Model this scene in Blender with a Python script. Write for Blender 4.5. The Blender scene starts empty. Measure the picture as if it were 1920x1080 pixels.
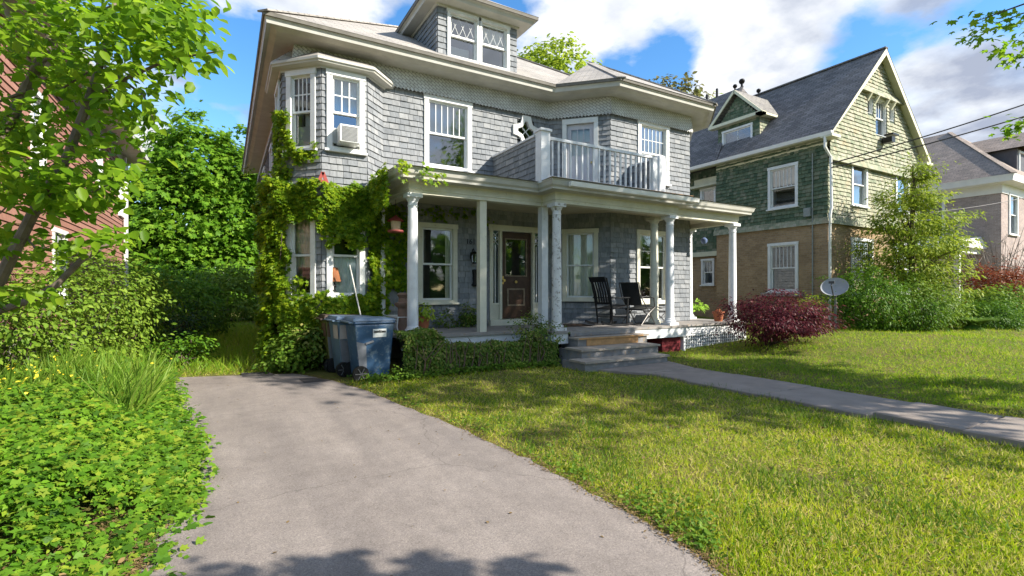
import bpy, math, random
import numpy as np
from mathutils import Vector, Matrix
random.seed(7)
RNG = np.random.default_rng(11)
S = bpy.context.scene
COL = S.collection
R = math.radians
Zv = np.array([0., 0., 1.])
LEAFGAIN = 1.6
EYE, FOC, HOR = 1.5, 930.0, 545.0
SA, CA = 0.5, math.sqrt(3) / 2

# ---------- survey of the site: pixel + distance -> metres ----------
def W(px, py, D):
    lat = (px - 960) / FOC * D
    return np.array([D * SA + lat * CA, D * CA - lat * SA, EYE + (HOR - py) / FOC * D])
def G(px, py, z=0.0):
    return W(px, py, (EYE - z) * FOC / (py - HOR))

# ---------- naming / tagging ----------
def tag(o, label=None, cat=None, group=None, kind=None):
    if label: o['label'] = label
    if cat: o['category'] = cat
    if group: o['group'] = group
    if kind: o['kind'] = kind
    return o
def thing(name, label, cat, loc=(0, 0, 0), rz=0, group=None):
    o = bpy.data.objects.new(name, None); COL.objects.link(o)
    o.location = loc; o.rotation_euler = (0, 0, rz); o.empty_display_size = .2
    return tag(o, label, cat, group)
def link(name, me, parent=None, world=True):
    o = bpy.data.objects.new(name, me); COL.objects.link(o)
    if parent is not None:
        o.parent = parent
        if world:      # vertices given in world metres
            M = Matrix.Identity(4); p = parent
            while p is not None:
                M = (Matrix.Translation(p.location) @ p.rotation_euler.to_matrix().to_4x4()) @ M
                p = p.parent
            me.transform(M.inverted())
    return o

# ---------- mesh builder ----------
class MB:
    def __init__(s): s.v = []; s.f = []; s.mi = []; s.sm = []
    def poly(s, verts, faces, mi=0, smooth=False):
        b = len(s.v); s.v += [tuple(map(float, p)) for p in verts]
        for f in faces:
            s.f.append([b + i for i in f]); s.mi.append(mi); s.sm.append(smooth)
        return s
    def quad(s, *p, mi=0): return s.poly(p, [list(range(len(p)))], mi)
    def hexa(s, p, mi=0):   # 8 points: bottom loop, top loop
        return s.poly(p, [(3, 2, 1, 0), (4, 5, 6, 7), (0, 1, 5, 4), (1, 2, 6, 5), (2, 3, 7, 6), (3, 0, 4, 7)], mi)
    def box(s, x0, x1, y0, y1, z0, z1, mi=0):
        return s.hexa([(x0, y0, z0), (x1, y0, z0), (x1, y1, z0), (x0, y1, z0), (x0, y0, z1), (x1, y0, z1), (x1, y1, z1), (x0, y1, z1)], mi)
    def lbox(s, F, u0, u1, v0, v1, k0, k1, mi=0):
        L = lambda u, v, k: F[0] + F[1] * u + Zv * v + F[2] * k
        return s.hexa([L(u0, v0, k1), L(u1, v0, k1), L(u1, v0, k0), L(u0, v0, k0), L(u0, v1, k1), L(u1, v1, k1), L(u1, v1, k0), L(u0, v1, k0)], mi)
    def bar(s, a, b, w, h=None, mi=0):
        a = np.array(a, float); b = np.array(b, float); h = h or w
        d = b - a; d /= np.linalg.norm(d) + 1e-9
        up = Zv if abs(d[2]) < .95 else np.array([1., 0, 0])
        x = np.cross(d, up); x /= np.linalg.norm(x); y = np.cross(x, d)
        x = x * w / 2; y = y * h / 2
        return s.hexa([a - x - y, a + x - y, a + x + y, a - x + y, b - x - y, b + x - y, b + x + y, b - x + y], mi)
    def tube(s, pts, rad, n=7, mi=0, cap=True):
        pts = [np.array(p, float) for p in pts]
        if np.isscalar(rad): rad = [rad] * len(pts)
        V = []; Fc = []; px = None
        for i, p in enumerate(pts):
            d = pts[min(i + 1, len(pts) - 1)] - pts[max(i - 1, 0)]; d /= np.linalg.norm(d) + 1e-9
            if px is None:
                up = Zv if abs(d[2]) < .9 else np.array([1., 0, 0]); px = np.cross(d, up)
            px = px - d * px.dot(d); px /= np.linalg.norm(px) + 1e-9; py = np.cross(d, px)
            for k in range(n):
                a = 2 * math.pi * k / n; V.append(p + (px * math.cos(a) + py * math.sin(a)) * rad[i])
        for i in range(len(pts) - 1):
            for k in range(n):
                k2 = (k + 1) % n; Fc.append((i * n + k, i * n + k2, (i + 1) * n + k2, (i + 1) * n + k))
        s.poly(V, Fc, mi, True)
        if cap and n > 2:
            s.poly(V[:n], [list(range(n))[::-1]], mi); s.poly(V[-n:], [list(range(n))], mi)
        return s
    def lathe(s, prof, x, y, n=20, mi=0, z=0):
        V = []; Fc = []
        for r, h in prof:
            for k in range(n):
                a = 2 * math.pi * k / n; V.append((x + r * math.cos(a), y + r * math.sin(a), z + h))
        m = len(prof)
        for i in range(m - 1):
            for k in range(n):
                k2 = (k + 1) % n; Fc.append((i * n + k, i * n + k2, (i + 1) * n + k2, (i + 1) * n + k))
        Fc.append(tuple(range(n))[::-1]); Fc.append(tuple((m - 1) * n + k for k in range(n)))
        return s.poly(V, Fc, mi, True)
    def build(s, name, mats, parent=None, world=True, bevel=0, sharp=35):
        me = bpy.data.meshes.new(name); me.from_pydata(s.v, [], s.f); me.update()
        if not isinstance(mats, (list, tuple)): mats = [mats]
        for m in mats: me.materials.append(m)
        me.polygons.foreach_set('material_index', s.mi); me.polygons.foreach_set('use_smooth', s.sm)
        uv = me.uv_layers.new(name='UVMap'); co = np.array(s.v)
        out = np.zeros((len(me.loops), 2))
        for p in me.polygons:
            n = np.array(p.normal); i0 = p.loop_start; c = co[s.f[p.index]]
            if abs(n[2]) > .97: out[i0:i0 + p.loop_total] = c[:, :2]
            else:
                h = np.cross(Zv, n); h /= np.linalg.norm(h) + 1e-9; v = np.cross(n, h)
                out[i0:i0 + p.loop_total, 0] = c @ h; out[i0:i0 + p.loop_total, 1] = c @ v
        uv.data.foreach_set('uv', out.ravel())
        if any(s.sm): me.set_sharp_from_angle(angle=R(sharp))
        o = link(name, me, parent, world)
        if bevel:
            b = o.modifiers.new('bevel', 'BEVEL'); b.width = bevel; b.segments = 2; b.limit_method = 'ANGLE'
        return o

# ---------- leaves ----------
T_OV = ([(0, 0, 0), (.26, .28, .07), (.27, .62, .04), (0, 1, -.10), (-.27, .62, .04), (-.26, .28, .07)], [(0, 1, 2, 3), (0, 3, 4, 5)])
T_NAR = ([(0, 0, 0), (.17, .4, .03), (0, 1, -.12), (-.17, .4, .03)], [(0, 1, 2), (0, 2, 3)])
T_MAP = ([(0, 0, 0), (.45, .12, .02), (.28, .38, .05), (.55, .72, -.05), (.17, .68, .04), (0, 1.05, -.06), (-.17, .68, .04), (-.55, .72, -.05), (-.28, .38, .05), (-.45, .12, .02)],
         [(0, 1, 2), (0, 2, 3, 4), (0, 4, 5), (0, 5, 6), (0, 6, 7, 8), (0, 8, 9)])
T_BL = ([(-.035, 0, 0), (.035, 0, 0), (.026, .55, .06), (-.026, .55, .06), (0, 1, .25)], [(0, 1, 2, 3), (3, 2, 4)])
def unit(a): return a / (np.linalg.norm(a, axis=-1, keepdims=True) + 1e-9)
def scatter(name, pos, nrm, tan, size, tmpl, mat, parent=None):
    """one mesh of leaf-sized faces: nrm = leaf face normal, tan = stem-to-tip direction"""
    n = unit(nrm); t = unit(tan - n * np.sum(tan * n, 1, keepdims=True)); b = np.cross(t, n)
    tv = np.array(tmpl[0]); size = np.broadcast_to(size, (len(pos),))[:, None, None]
    V = pos[:, None, :] + size * (tv[None, :, 0:1] * b[:, None] + tv[None, :, 1:2] * t[:, None] + tv[None, :, 2:3] * n[:, None])
    N = len(pos); k = len(tv)
    lt = [len(f) for f in tmpl[1]]; flat = np.concatenate([np.array(f) for f in tmpl[1]])
    loops = (np.arange(N)[:, None] * k + flat[None]).ravel()
    tot = np.tile(lt, N); start = np.concatenate([[0], np.cumsum(tot)[:-1]])
    me = bpy.data.meshes.new(name); me.vertices.add(N * k); me.vertices.foreach_set('co', V.reshape(-1).astype(np.float32))
    me.loops.add(len(loops)); me.loops.foreach_set('vertex_index', loops.astype(np.int32))
    me.polygons.add(len(tot)); me.polygons.foreach_set('loop_start', start.astype(np.int32)); me.polygons.foreach_set('loop_total', tot.astype(np.int32))
    me.update(calc_edges=True); me.validate(); me.materials.append(mat)
    return link(name, me, parent)
def rdir(n): return unit(RNG.normal(size=(n, 3)))
def crown(blobs, ncl, per, csz, flat=.6, shell=.55, up=.55):
    """cluster centres near the surface of ellipsoids, leaves around each centre"""
    w = np.array([b[2] for b in blobs], float); w /= w.sum()
    idx = RNG.choice(len(blobs), ncl, p=w)
    c = np.array([b[0] for b in blobs], float)[idx]; r = np.array([b[1] for b in blobs], float)[idx]
    d = rdir(ncl); rad = shell + (1 - shell) * RNG.random((ncl, 1)) ** .7; rad *= 1 + .16 * RNG.normal(size=(ncl, 1))
    cc = c + d * r * rad
    k = RNG.integers(int(per * .5), int(per * 1.5) + 1, ncl)
    I = np.repeat(np.arange(ncl), k); n = len(I); cs = csz * (.6 + .8 * RNG.random(ncl))
    off = RNG.normal(size=(n, 3)) * .5; off[:, 2] *= flat
    pos = cc[I] + off * cs[I][:, None]
    out = unit(d[I] * .7 + unit(off) * .6)
    nrm = out * .5 + np.array([0, 0, up]) + RNG.normal(size=(n, 3)) * .35
    tan = out + np.array([0, 0, -.35]) + RNG.normal(size=(n, 3)) * .4
    return pos, nrm, tan, cc
def limbs(mb, base, top, tips, r0, r1, nmax=14):
    """tapered trunk from base to top and limbs that leave it towards the tips"""
    base = np.array(base, float); top = np.array(top, float)
    pts = [base + (top - base) * t + RNG.normal(size=3) * .05 * np.linalg.norm(top - base) * .3 * (0 < t < 1) for t in np.linspace(0, 1, 7)]
    mb.tube(pts, list(np.linspace(r0, r1, 7)), 8)
    sel = RNG.permutation(len(tips))[:nmax]
    for i in sel:
        tp = tips[i]; f = min(.95, max(.25, (tp[2] - base[2]) / (top[2] - base[2] + 1e-6) - .25)); a = base + (top - base) * f
        mid = (a + tp) / 2 + np.array([0, 0, .12 * np.linalg.norm(tp - a)]) + RNG.normal(size=3) * .08
        rr = r0 * .38 * (1 - .6 * f)
        mb.tube([a, a * .6 + mid * .4, mid, tp * .6 + mid * .4, tp], [rr, rr * .8, rr * .6, rr * .4, rr * .15], 5, cap=False)

# ---------- materials ----------
def newmat(name):
    m = bpy.data.materials.new(name); m.use_nodes = True; nt = m.node_tree; b = nt.nodes['Principled BSDF']
    return m, nt, b
def N(nt, t, **kw):
    n = nt.nodes.new(t)
    for k, v in kw.items():
        if hasattr(n, k): setattr(n, k, v)
        else: n.inputs[k.replace('_', ' ')].default_value = v
    return n
def ramp(nt, fac, stops):
    r = nt.nodes.new('ShaderNodeValToRGB'); e = r.color_ramp.elements
    while len(e) > 1: e.remove(e[0])
    e[0].position = stops[0][0]; e[0].color = (*stops[0][1], 1)
    for p, c in stops[1:]: q = e.new(p); q.color = (*c, 1)
    nt.links.new(fac, r.inputs[0]); return r.outputs[0]
def noise(nt, scale, detail=4, vec=None, rough=.6):
    n = N(nt, 'ShaderNodeTexNoise'); n.inputs['Scale'].default_value = scale; n.inputs['Detail'].default_value = detail; n.inputs['Roughness'].default_value = rough
    if vec is None:
        tc = N(nt, 'ShaderNodeTexCoord'); vec = tc.outputs['Object']
    nt.links.new(vec, n.inputs['Vector']); return n.outputs['Fac']
def mixc(nt, fac, a, b, mode='MIX'):
    m = nt.nodes.new('ShaderNodeMix'); m.data_type = 'RGBA'; m.blend_type = mode
    for sock, v in ((m.inputs[0], fac), (m.inputs[6], a), (m.inputs[7], b)):
        if isinstance(v, (int, float)): sock.default_value = v
        elif isinstance(v, tuple): sock.default_value = (*v, 1)
        else: nt.links.new(v, sock)
    return m.outputs[2]
def bumpn(nt, b, h, strength=.3, dist=.01):
    n = N(nt, 'ShaderNodeBump'); n.inputs['Strength'].default_value = strength; n.inputs['Distance'].default_value = dist
    nt.links.new(h, n.inputs['Height']); nt.links.new(n.outputs[0], b.inputs['Normal'])
def paint(name, col, rough=.55, var=.14, scale=5, worn=None, wornamt=.0, bump=.15, metal=0, spec=.35):
    m, nt, b = newmat(name); c = np.array(col)
    col1 = ramp(nt, noise(nt, scale, 6), [(.3, tuple(c * (1 - var))), (.7, tuple(np.minimum(c * (1 + var), .9)))])
    if worn is not None:
        f = noise(nt, 9, 8, rough=.75); r = ramp(nt, f, [(.62 - wornamt, (0, 0, 0)), (.66 - wornamt, (1, 1, 1))])
        col1 = mixc(nt, r, col1, worn)
    nt.links.new(col1, b.inputs['Base Color']); b.inputs['Roughness'].default_value = rough; b.inputs['Metallic'].default_value = metal
    b.inputs['Specular IOR Level'].default_value = spec
    if bump: bumpn(nt, b, noise(nt, 60, 3), bump, .004)
    return m
def leaf(name, cols, trans=.35, rough=.45, patch=.5, pscale=.8, hue=.492):
    m, nt, b = newmat(name); cols = [tuple(np.array(c) * LEAFGAIN) for c in cols]
    g = N(nt, 'ShaderNodeNewGeometry')
    k = len(cols); c1 = ramp(nt, g.outputs['Random Per Island'], [(i / (k - 1), tuple(c)) for i, c in enumerate(cols)])
    f = noise(nt, pscale, 3)
    c2 = mixc(nt, patch, c1, ramp(nt, f, [(.3, (.72, .78, .8)), (.7, (1.3, 1.2, 1.0))]), 'MULTIPLY')
    nt.links.new(c2, b.inputs['Base Color']); b.inputs['Roughness'].default_value = rough; b.inputs['Specular IOR Level'].default_value = .16
    tr = N(nt, 'ShaderNodeBsdfTranslucent'); hs = N(nt, 'ShaderNodeHueSaturation'); hs.inputs['Value'].default_value = 1.35; hs.inputs['Hue'].default_value = hue
    nt.links.new(c2, hs.inputs['Color']); nt.links.new(hs.outputs[0], tr.inputs[0])
    mx = N(nt, 'ShaderNodeMixShader'); mx.inputs[0].default_value = trans
    nt.links.new(b.outputs[0], mx.inputs[1]); nt.links.new(tr.outputs[0], mx.inputs[2]); nt.links.new(mx.outputs[0], nt.nodes['Material Output'].inputs[0])
    return m
def cracks(nt, c, scale, width, col, seed=0.):
    tc = N(nt, 'ShaderNodeTexCoord'); n = N(nt, 'ShaderNodeTexNoise'); n.inputs['Scale'].default_value = 3.0; n.inputs['Detail'].default_value = 6; nt.links.new(tc.outputs['Object'], n.inputs['Vector'])
    mx = N(nt, 'ShaderNodeVectorMath', operation='MULTIPLY_ADD'); nt.links.new(n.outputs['Color'], mx.inputs[0]); mx.inputs[1].default_value = (.35, .35, 0); nt.links.new(tc.outputs['Object'], mx.inputs[2])
    v = N(nt, 'ShaderNodeTexVoronoi', feature='DISTANCE_TO_EDGE'); v.inputs['Scale'].default_value = scale; nt.links.new(mx.outputs[0], v.inputs['Vector'])
    f = ramp(nt, v.outputs['Distance'], [(0, (.5, .5, .5)), (width, (0, 0, 0))]); return mixc(nt, f, c, col)
def isle(name, cols, rough=.8, var=.3, nscale=3, stain=None):
    """small overlapping pieces (shingles): each island its own tone, weathered by noise"""
    m, nt, b = newmat(name); g = N(nt, 'ShaderNodeNewGeometry'); k = len(cols)
    c1 = ramp(nt, g.outputs['Random Per Island'], [(i / (k - 1), tuple(c)) for i, c in enumerate(cols)])
    mp = N(nt, 'ShaderNodeMapping'); tc = N(nt, 'ShaderNodeTexCoord'); mp.inputs['Scale'].default_value = (1, 1, .35)
    nt.links.new(tc.outputs['Object'], mp.inputs[0])
    f = noise(nt, nscale * 6, 6, mp.outputs[0], .7)
    c2 = mixc(nt, 1.0, c1, ramp(nt, f, [(.25, (1 - var,) * 3), (.75, (1 + var,) * 3)]), 'MULTIPLY')
    if stain is not None:
        f2 = noise(nt, nscale, 7, None, .75)
        c2 = mixc(nt, ramp(nt, f2, [(stain[1], (0, 0, 0)), (stain[1] + .08, (1, 1, 1))]), c2, stain[0])
    nt.links.new(c2, b.inputs['Base Color']); b.inputs['Roughness'].default_value = rough; b.inputs['Specular IOR Level'].default_value = .2
    bumpn(nt, b, f, .35, .006); return m
def bricky(name, c1, c2, mortar, bw, bh, ms, rough=.85, bias=0, bump=.5, off=.5, blot=None):
    m, nt, b = newmat(name); tc = N(nt, 'ShaderNodeTexCoord')
    br = N(nt, 'ShaderNodeTexBrick'); br.offset = off
    nt.links.new(tc.outputs['UV'], br.inputs['Vector'])
    for k, v in (('Color1', (*c1, 1)), ('Color2', (*c2, 1)), ('Mortar', (*mortar, 1)), ('Scale', 1.0), ('Mortar Size', ms), ('Bias', bias), ('Brick Width', bw), ('Row Height', bh)):
        br.inputs[k].default_value = v
    f = noise(nt, 1.3, 8, None, .7); f2 = noise(nt, 25, 4)
    c = mixc(nt, 1.0, br.outputs['Color'], ramp(nt, f, [(.3, (.78, .78, .78)), (.7, (1.2, 1.18, 1.15))]), 'MULTIPLY')
    c = mixc(nt, 1.0, c, ramp(nt, f2, [(.3, (.85, .85, .85)), (.7, (1.15, 1.15, 1.15))]), 'MULTIPLY')
    if blot is not None: c = mixc(nt, ramp(nt, noise(nt, 2.5, 7, None, .75), [(.6, (0, 0, 0)), (.7, (.7, .7, .7))]), c, blot)
    nt.links.new(c, b.inputs['Base Color']); b.inputs['Roughness'].default_value = rough; b.inputs['Specular IOR Level'].default_value = .2
    h = N(nt, 'ShaderNodeMath', operation='MULTIPLY_ADD'); h.inputs[1].default_value = -1; h.inputs[2].default_value = 1
    nt.links.new(br.outputs['Fac'], h.inputs[0]); bumpn(nt, b, h.outputs[0], bump, .01); return m
def glassmat(name, tint=(.9, .95, 1), base=.04):
    m, nt, b = newmat(name); nt.nodes.remove(b)
    fr = N(nt, 'ShaderNodeFresnel'); fr.inputs['IOR'].default_value = 1.5
    ma = N(nt, 'ShaderNodeMath', operation='MULTIPLY_ADD'); ma.inputs[1].default_value = 1.6; ma.inputs[2].default_value = base; ma.use_clamp = True
    nt.links.new(fr.outputs[0], ma.inputs[0])
    t = N(nt, 'ShaderNodeBsdfTransparent'); t.inputs[0].default_value = (.85, .88, .86, 1)
    g = N(nt, 'ShaderNodeBsdfGlossy'); g.inputs['Roughness'].default_value = .03; g.inputs[0].default_value = (*tint, 1)
    bn = N(nt, 'ShaderNodeBump'); bn.inputs['Strength'].default_value = .06; bn.inputs['Distance'].default_value = .02
    nt.links.new(noise(nt, 1.8, 2), bn.inputs['Height']); nt.links.new(bn.outputs[0], g.inputs['Normal'])
    mx = N(nt, 'ShaderNodeMixShader'); nt.links.new(ma.outputs[0], mx.inputs[0]); nt.links.new(t.outputs[0], mx.inputs[1]); nt.links.new(g.outputs[0], mx.inputs[2])
    nt.links.new(mx.outputs[0], nt.nodes['Material Output'].inputs[0]); return m

M = {}
M['white'] = paint('white_paint', (.68, .69, .67), .5, .10, 4, (.40, .39, .35), -.025)
M['cream'] = paint('cream_trim_paint', (.60, .58, .47), .55, .10, 4, (.34, .32, .25), -.015)
M['eave'] = paint('eave_paint', (.47, .46, .41), .6, .12, 3, (.36, .33, .27), -.05)
M['colwhite'] = paint('column_paint', (.66, .67, .68), .55, .09, 6, (.38, .37, .34), -.01)
M['peel'] = paint('peeling_column_paint', (.62, .62, .61), .6, .1, 6, (.24, .22, .19), .07)
M['porchgrey'] = paint('porch_floor_paint', (.27, .25, .23), .7, .2, 5, (.26, .19, .13), .04)
M['stepgrey'] = paint('step_paint', (.20, .195, .195), .7, .22, 6, (.27, .21, .15), .05)
M['tread'] = paint('worn_tread_wood', (.33, .285, .235), .75, .25, 7, (.20, .19, .19), .02)
M['drip'] = paint('roof_edge', (.15, .14, .12), .8, .2, 6)
M['barewood'] = paint('bare_plywood', (.42, .235, .10), .7, .25, 9)
M['ceil'] = paint('porch_ceiling_paint', (.50, .45, .34), .6, .1, 3)
M['gutter'] = paint('gutter_white', (.75, .74, .70), .4, .06, 3)
M['dark'] = paint('dark_backing', (.018, .019, .018), .9, .2, 2, bump=0)  # near-black backing sheets; the colour stands in for the darkness indoors
M['curtain'] = paint('sheer_curtain', (.74, .71, .58), .9, .08, 6, bump=0)
M['curtain2'] = paint('pale_curtain', (.72, .78, .76), .9, .06, 6, bump=0)
M['blind'] = paint('window_shade', (.55, .56, .55), .8, .05, 5, bump=0)
M['glass'] = glassmat('window_glass')
M['glassup'] = glassmat('window_glass_sky', (.9, .95, 1), .14)
M['siding'] = isle('grey_shingle', [(.175, .187, .20), (.205, .218, .23), (.23, .24, .25), (.262, .27, .275)], .85, .28, 2.5)
M['backing'] = paint('shingle_gap', (.05, .053, .056), .9, .2, 6)
M['frieze'] = None
M['roof'] = bricky('pale_roof_shingles', (.36, .34, .315), (.30, .285, .265), (.18, .17, .16), .30, .13, .008, .9, 0, .4, blot=(.30, .27, .22))
M['doorwood'] = paint('worn_brown_door', (.055, .026, .014), .45, .4, 7, (.20, .12, .07), -.02)
M['doorpanel'] = paint('scraped_door_panel', (.20, .15, .10), .6, .35, 14)
M['black'] = paint('black_paint', (.012, .012, .013), .45, .25, 8)
M['blackmetal'] = paint('black_metal', (.02, .02, .02), .4, .2, 8, metal=.6)
M['brass'] = paint('brass', (.5, .35, .12), .35, .2, 10, metal=.9)
M['greydoor'] = paint('grey_door_paint', (.50, .49, .52), .5, .06, 3)
M['redbrick'] = bricky('red_painted_brick', (.20, .03, .035), (.15, .022, .03), (.10, .02, .022), .21, .072, .008)
M['stone'] = paint('foundation_stone', (.30, .28, .25), .9, .3, 4, bump=.6)
# frieze: diagonal strapwork
def friezemat():
    m, nt, b = newmat('frieze_pattern'); tc = N(nt, 'ShaderNodeTexCoord'); mp = N(nt, 'ShaderNodeMapping')
    mp.inputs['Rotation'].default_value = (0, 0, R(38)); nt.links.new(tc.outputs['UV'], mp.inputs[0])
    br = N(nt, 'ShaderNodeTexBrick'); nt.links.new(mp.outputs[0], br.inputs['Vector']); br.offset = .5
    for k, v in (('Color1', (.60, .61, .60, 1)), ('Color2', (.54, .55, .54, 1)), ('Mortar', (.27, .27, .26, 1)), ('Scale', 1.0), ('Mortar Size', .007), ('Brick Width', .12), ('Row Height', .062)):
        br.inputs[k].default_value = v
    f = noise(nt, 3, 6, None, .7)
    c = mixc(nt, 1.0, br.outputs['Color'], ramp(nt, f, [(.3, (.82, .80, .76)), (.7, (1.12, 1.12, 1.12))]), 'MULTIPLY')
    nt.links.new(c, b.inputs['Base Color']); b.inputs['Roughness'].default_value = .7
    h = N(nt, 'ShaderNodeMath', operation='MULTIPLY_ADD'); h.inputs[1].default_value = -1; h.inputs[2].default_value = 1
    nt.links.new(br.outputs['Fac'], h.inputs[0]); bumpn(nt, b, h.outputs[0], .6, .01); return m
M['frieze'] = friezemat()

# ---------- walls with real shingles ----------
def frame(p0, p1):
    p0 = np.array([p0[0], p0[1], 0.]); p1 = np.array([p1[0], p1[1], 0.]); d = p1 - p0; Lw = np.linalg.norm(d); d /= Lw
    return (p0, d, np.array([d[1], -d[0], 0.])), Lw
def shingle_face(mb, p0, p1, z0, z1, ops, course=.128, wr=(.10, .24), back=1, proud=.026, zlim=None, jit=.004):
    F, Lw = frame(p0, p1); L = lambda u, v, k: F[0] + F[1] * u + Zv * v + F[2] * k
    # backing sheet with the openings left out
    zs = sorted(set([z0, z1] + [z for o in ops for z in (o[2], o[3]) if z0 < z < z1]))
    for a, b in zip(zs[:-1], zs[1:]):
        cut = sorted([(o[0], o[1]) for o in ops if o[2] <= a + 1e-6 and o[3] >= b - 1e-6])
        if zlim is None: cur, e0, e1 = 0., Lw, Lw
        else:
            (cur, e0), (cb, e1) = zlim(a), zlim(b)
            if not cut:
                if e0 - cur > .01: mb.quad(L(cur, a, 0), L(e0, a, 0), L(max(e1, cb), b, 0), L(cb, b, 0), mi=back)
                continue
            # sloping ends beside a hole
            mb.quad(L(cur, a, 0), L(cut[0][0], a, 0), L(cut[0][0], b, 0), L(cb, b, 0), mi=back); mb.quad(L(cut[-1][1], a, 0), L(e0, a, 0), L(e1, b, 0), L(cut[-1][1], b, 0), mi=back)
            for (q0, q1), (r0, r1) in zip(cut[:-1], cut[1:]):
                if r0 - q1 > .01: mb.quad(L(q1, a, 0), L(r0, a, 0), L(r0, b, 0), L(q1, b, 0), mi=back)
            continue
        for c0, c1 in cut + [(Lw, Lw)]:
            if c0 - cur > 1e-4: mb.quad(L(cur, a, 0), L(c0, a, 0), L(c0, b, 0), L(cur, b, 0), mi=back)
            cur = max(cur, c1)
    z = z0; row = 0
    while z < z1 - .02:
        zt = min(z + course, z1); cut = sorted([(o[0], o[1]) for o in ops if o[2] < zt - .005 and o[3] > z + .005]); cur = 0.
        lo, hi = (0., Lw)
        if zlim is not None: lo, hi = zlim((z + zt) / 2)
        cur = lo
        for c0, c1 in cut + [(hi, hi)]:
            u = cur
            while u < c0 - .01:
                w = random.uniform(*wr); e = u + w
                if c0 - e < .07: e = c0
                g = .003; zb = z - .012 + random.uniform(-jit, jit); k1 = proud * random.uniform(.75, 1.2); k0 = .003
                V = [L(u + g, zt, k0), L(e - g, zt, k0), L(e - g, zb, k1), L(u + g, zb, k1), L(e - g, zb, 0), L(u + g, zb, 0)]
                mb.poly(V, [(3, 2, 1, 0), (5, 4, 2, 3), (0, 5, 3), (1, 2, 4)], 0)
                u = e
            cur = max(cur, c1)
        z += course; row += 1

def sweep(mb, A, B, prof, mi=0, closed=False):
    """profile of (s, z): s runs from path A (wall) to path B (eave)"""
    A = [np.array(a, float) for a in A]; B = [np.array(b, float) for b in B]
    for i in range(len(A) - 1):
        for (s0, za), (s1, zb) in zip(prof[:-1], prof[1:]):
            P = lambda j, s, z: np.array([*(A[j] * (1 - s) + B[j] * s), z])
            mb.quad(P(i, s0, za), P(i + 1, s0, za), P(i + 1, s1, zb), P(i, s1, zb), mi=mi)

def wavy(mb, F, u0, u1, v0, v1, k, amp=.018, waves=7, mi=0):
    L = lambda u, v, kk: F[0] + F[1] * u + Zv * v + F[2] * kk
    n = max(8, waves * 6); V = []; ph = random.random() * 6
    for i in range(n + 1):
        t = i / n; u = u0 + (u1 - u0) * t; kk = k + amp * math.sin(t * waves * 6.28 + ph) + amp * .5 * math.sin(t * waves * 2.7 * 6.28 + ph)
        V += [L(u, v0, kk), L(u, v1, kk)]
    mb.poly(V, [(2 * i, 2 * i + 2, 2 * i + 3, 2 * i + 1) for i in range(n)], mi, True)

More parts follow.
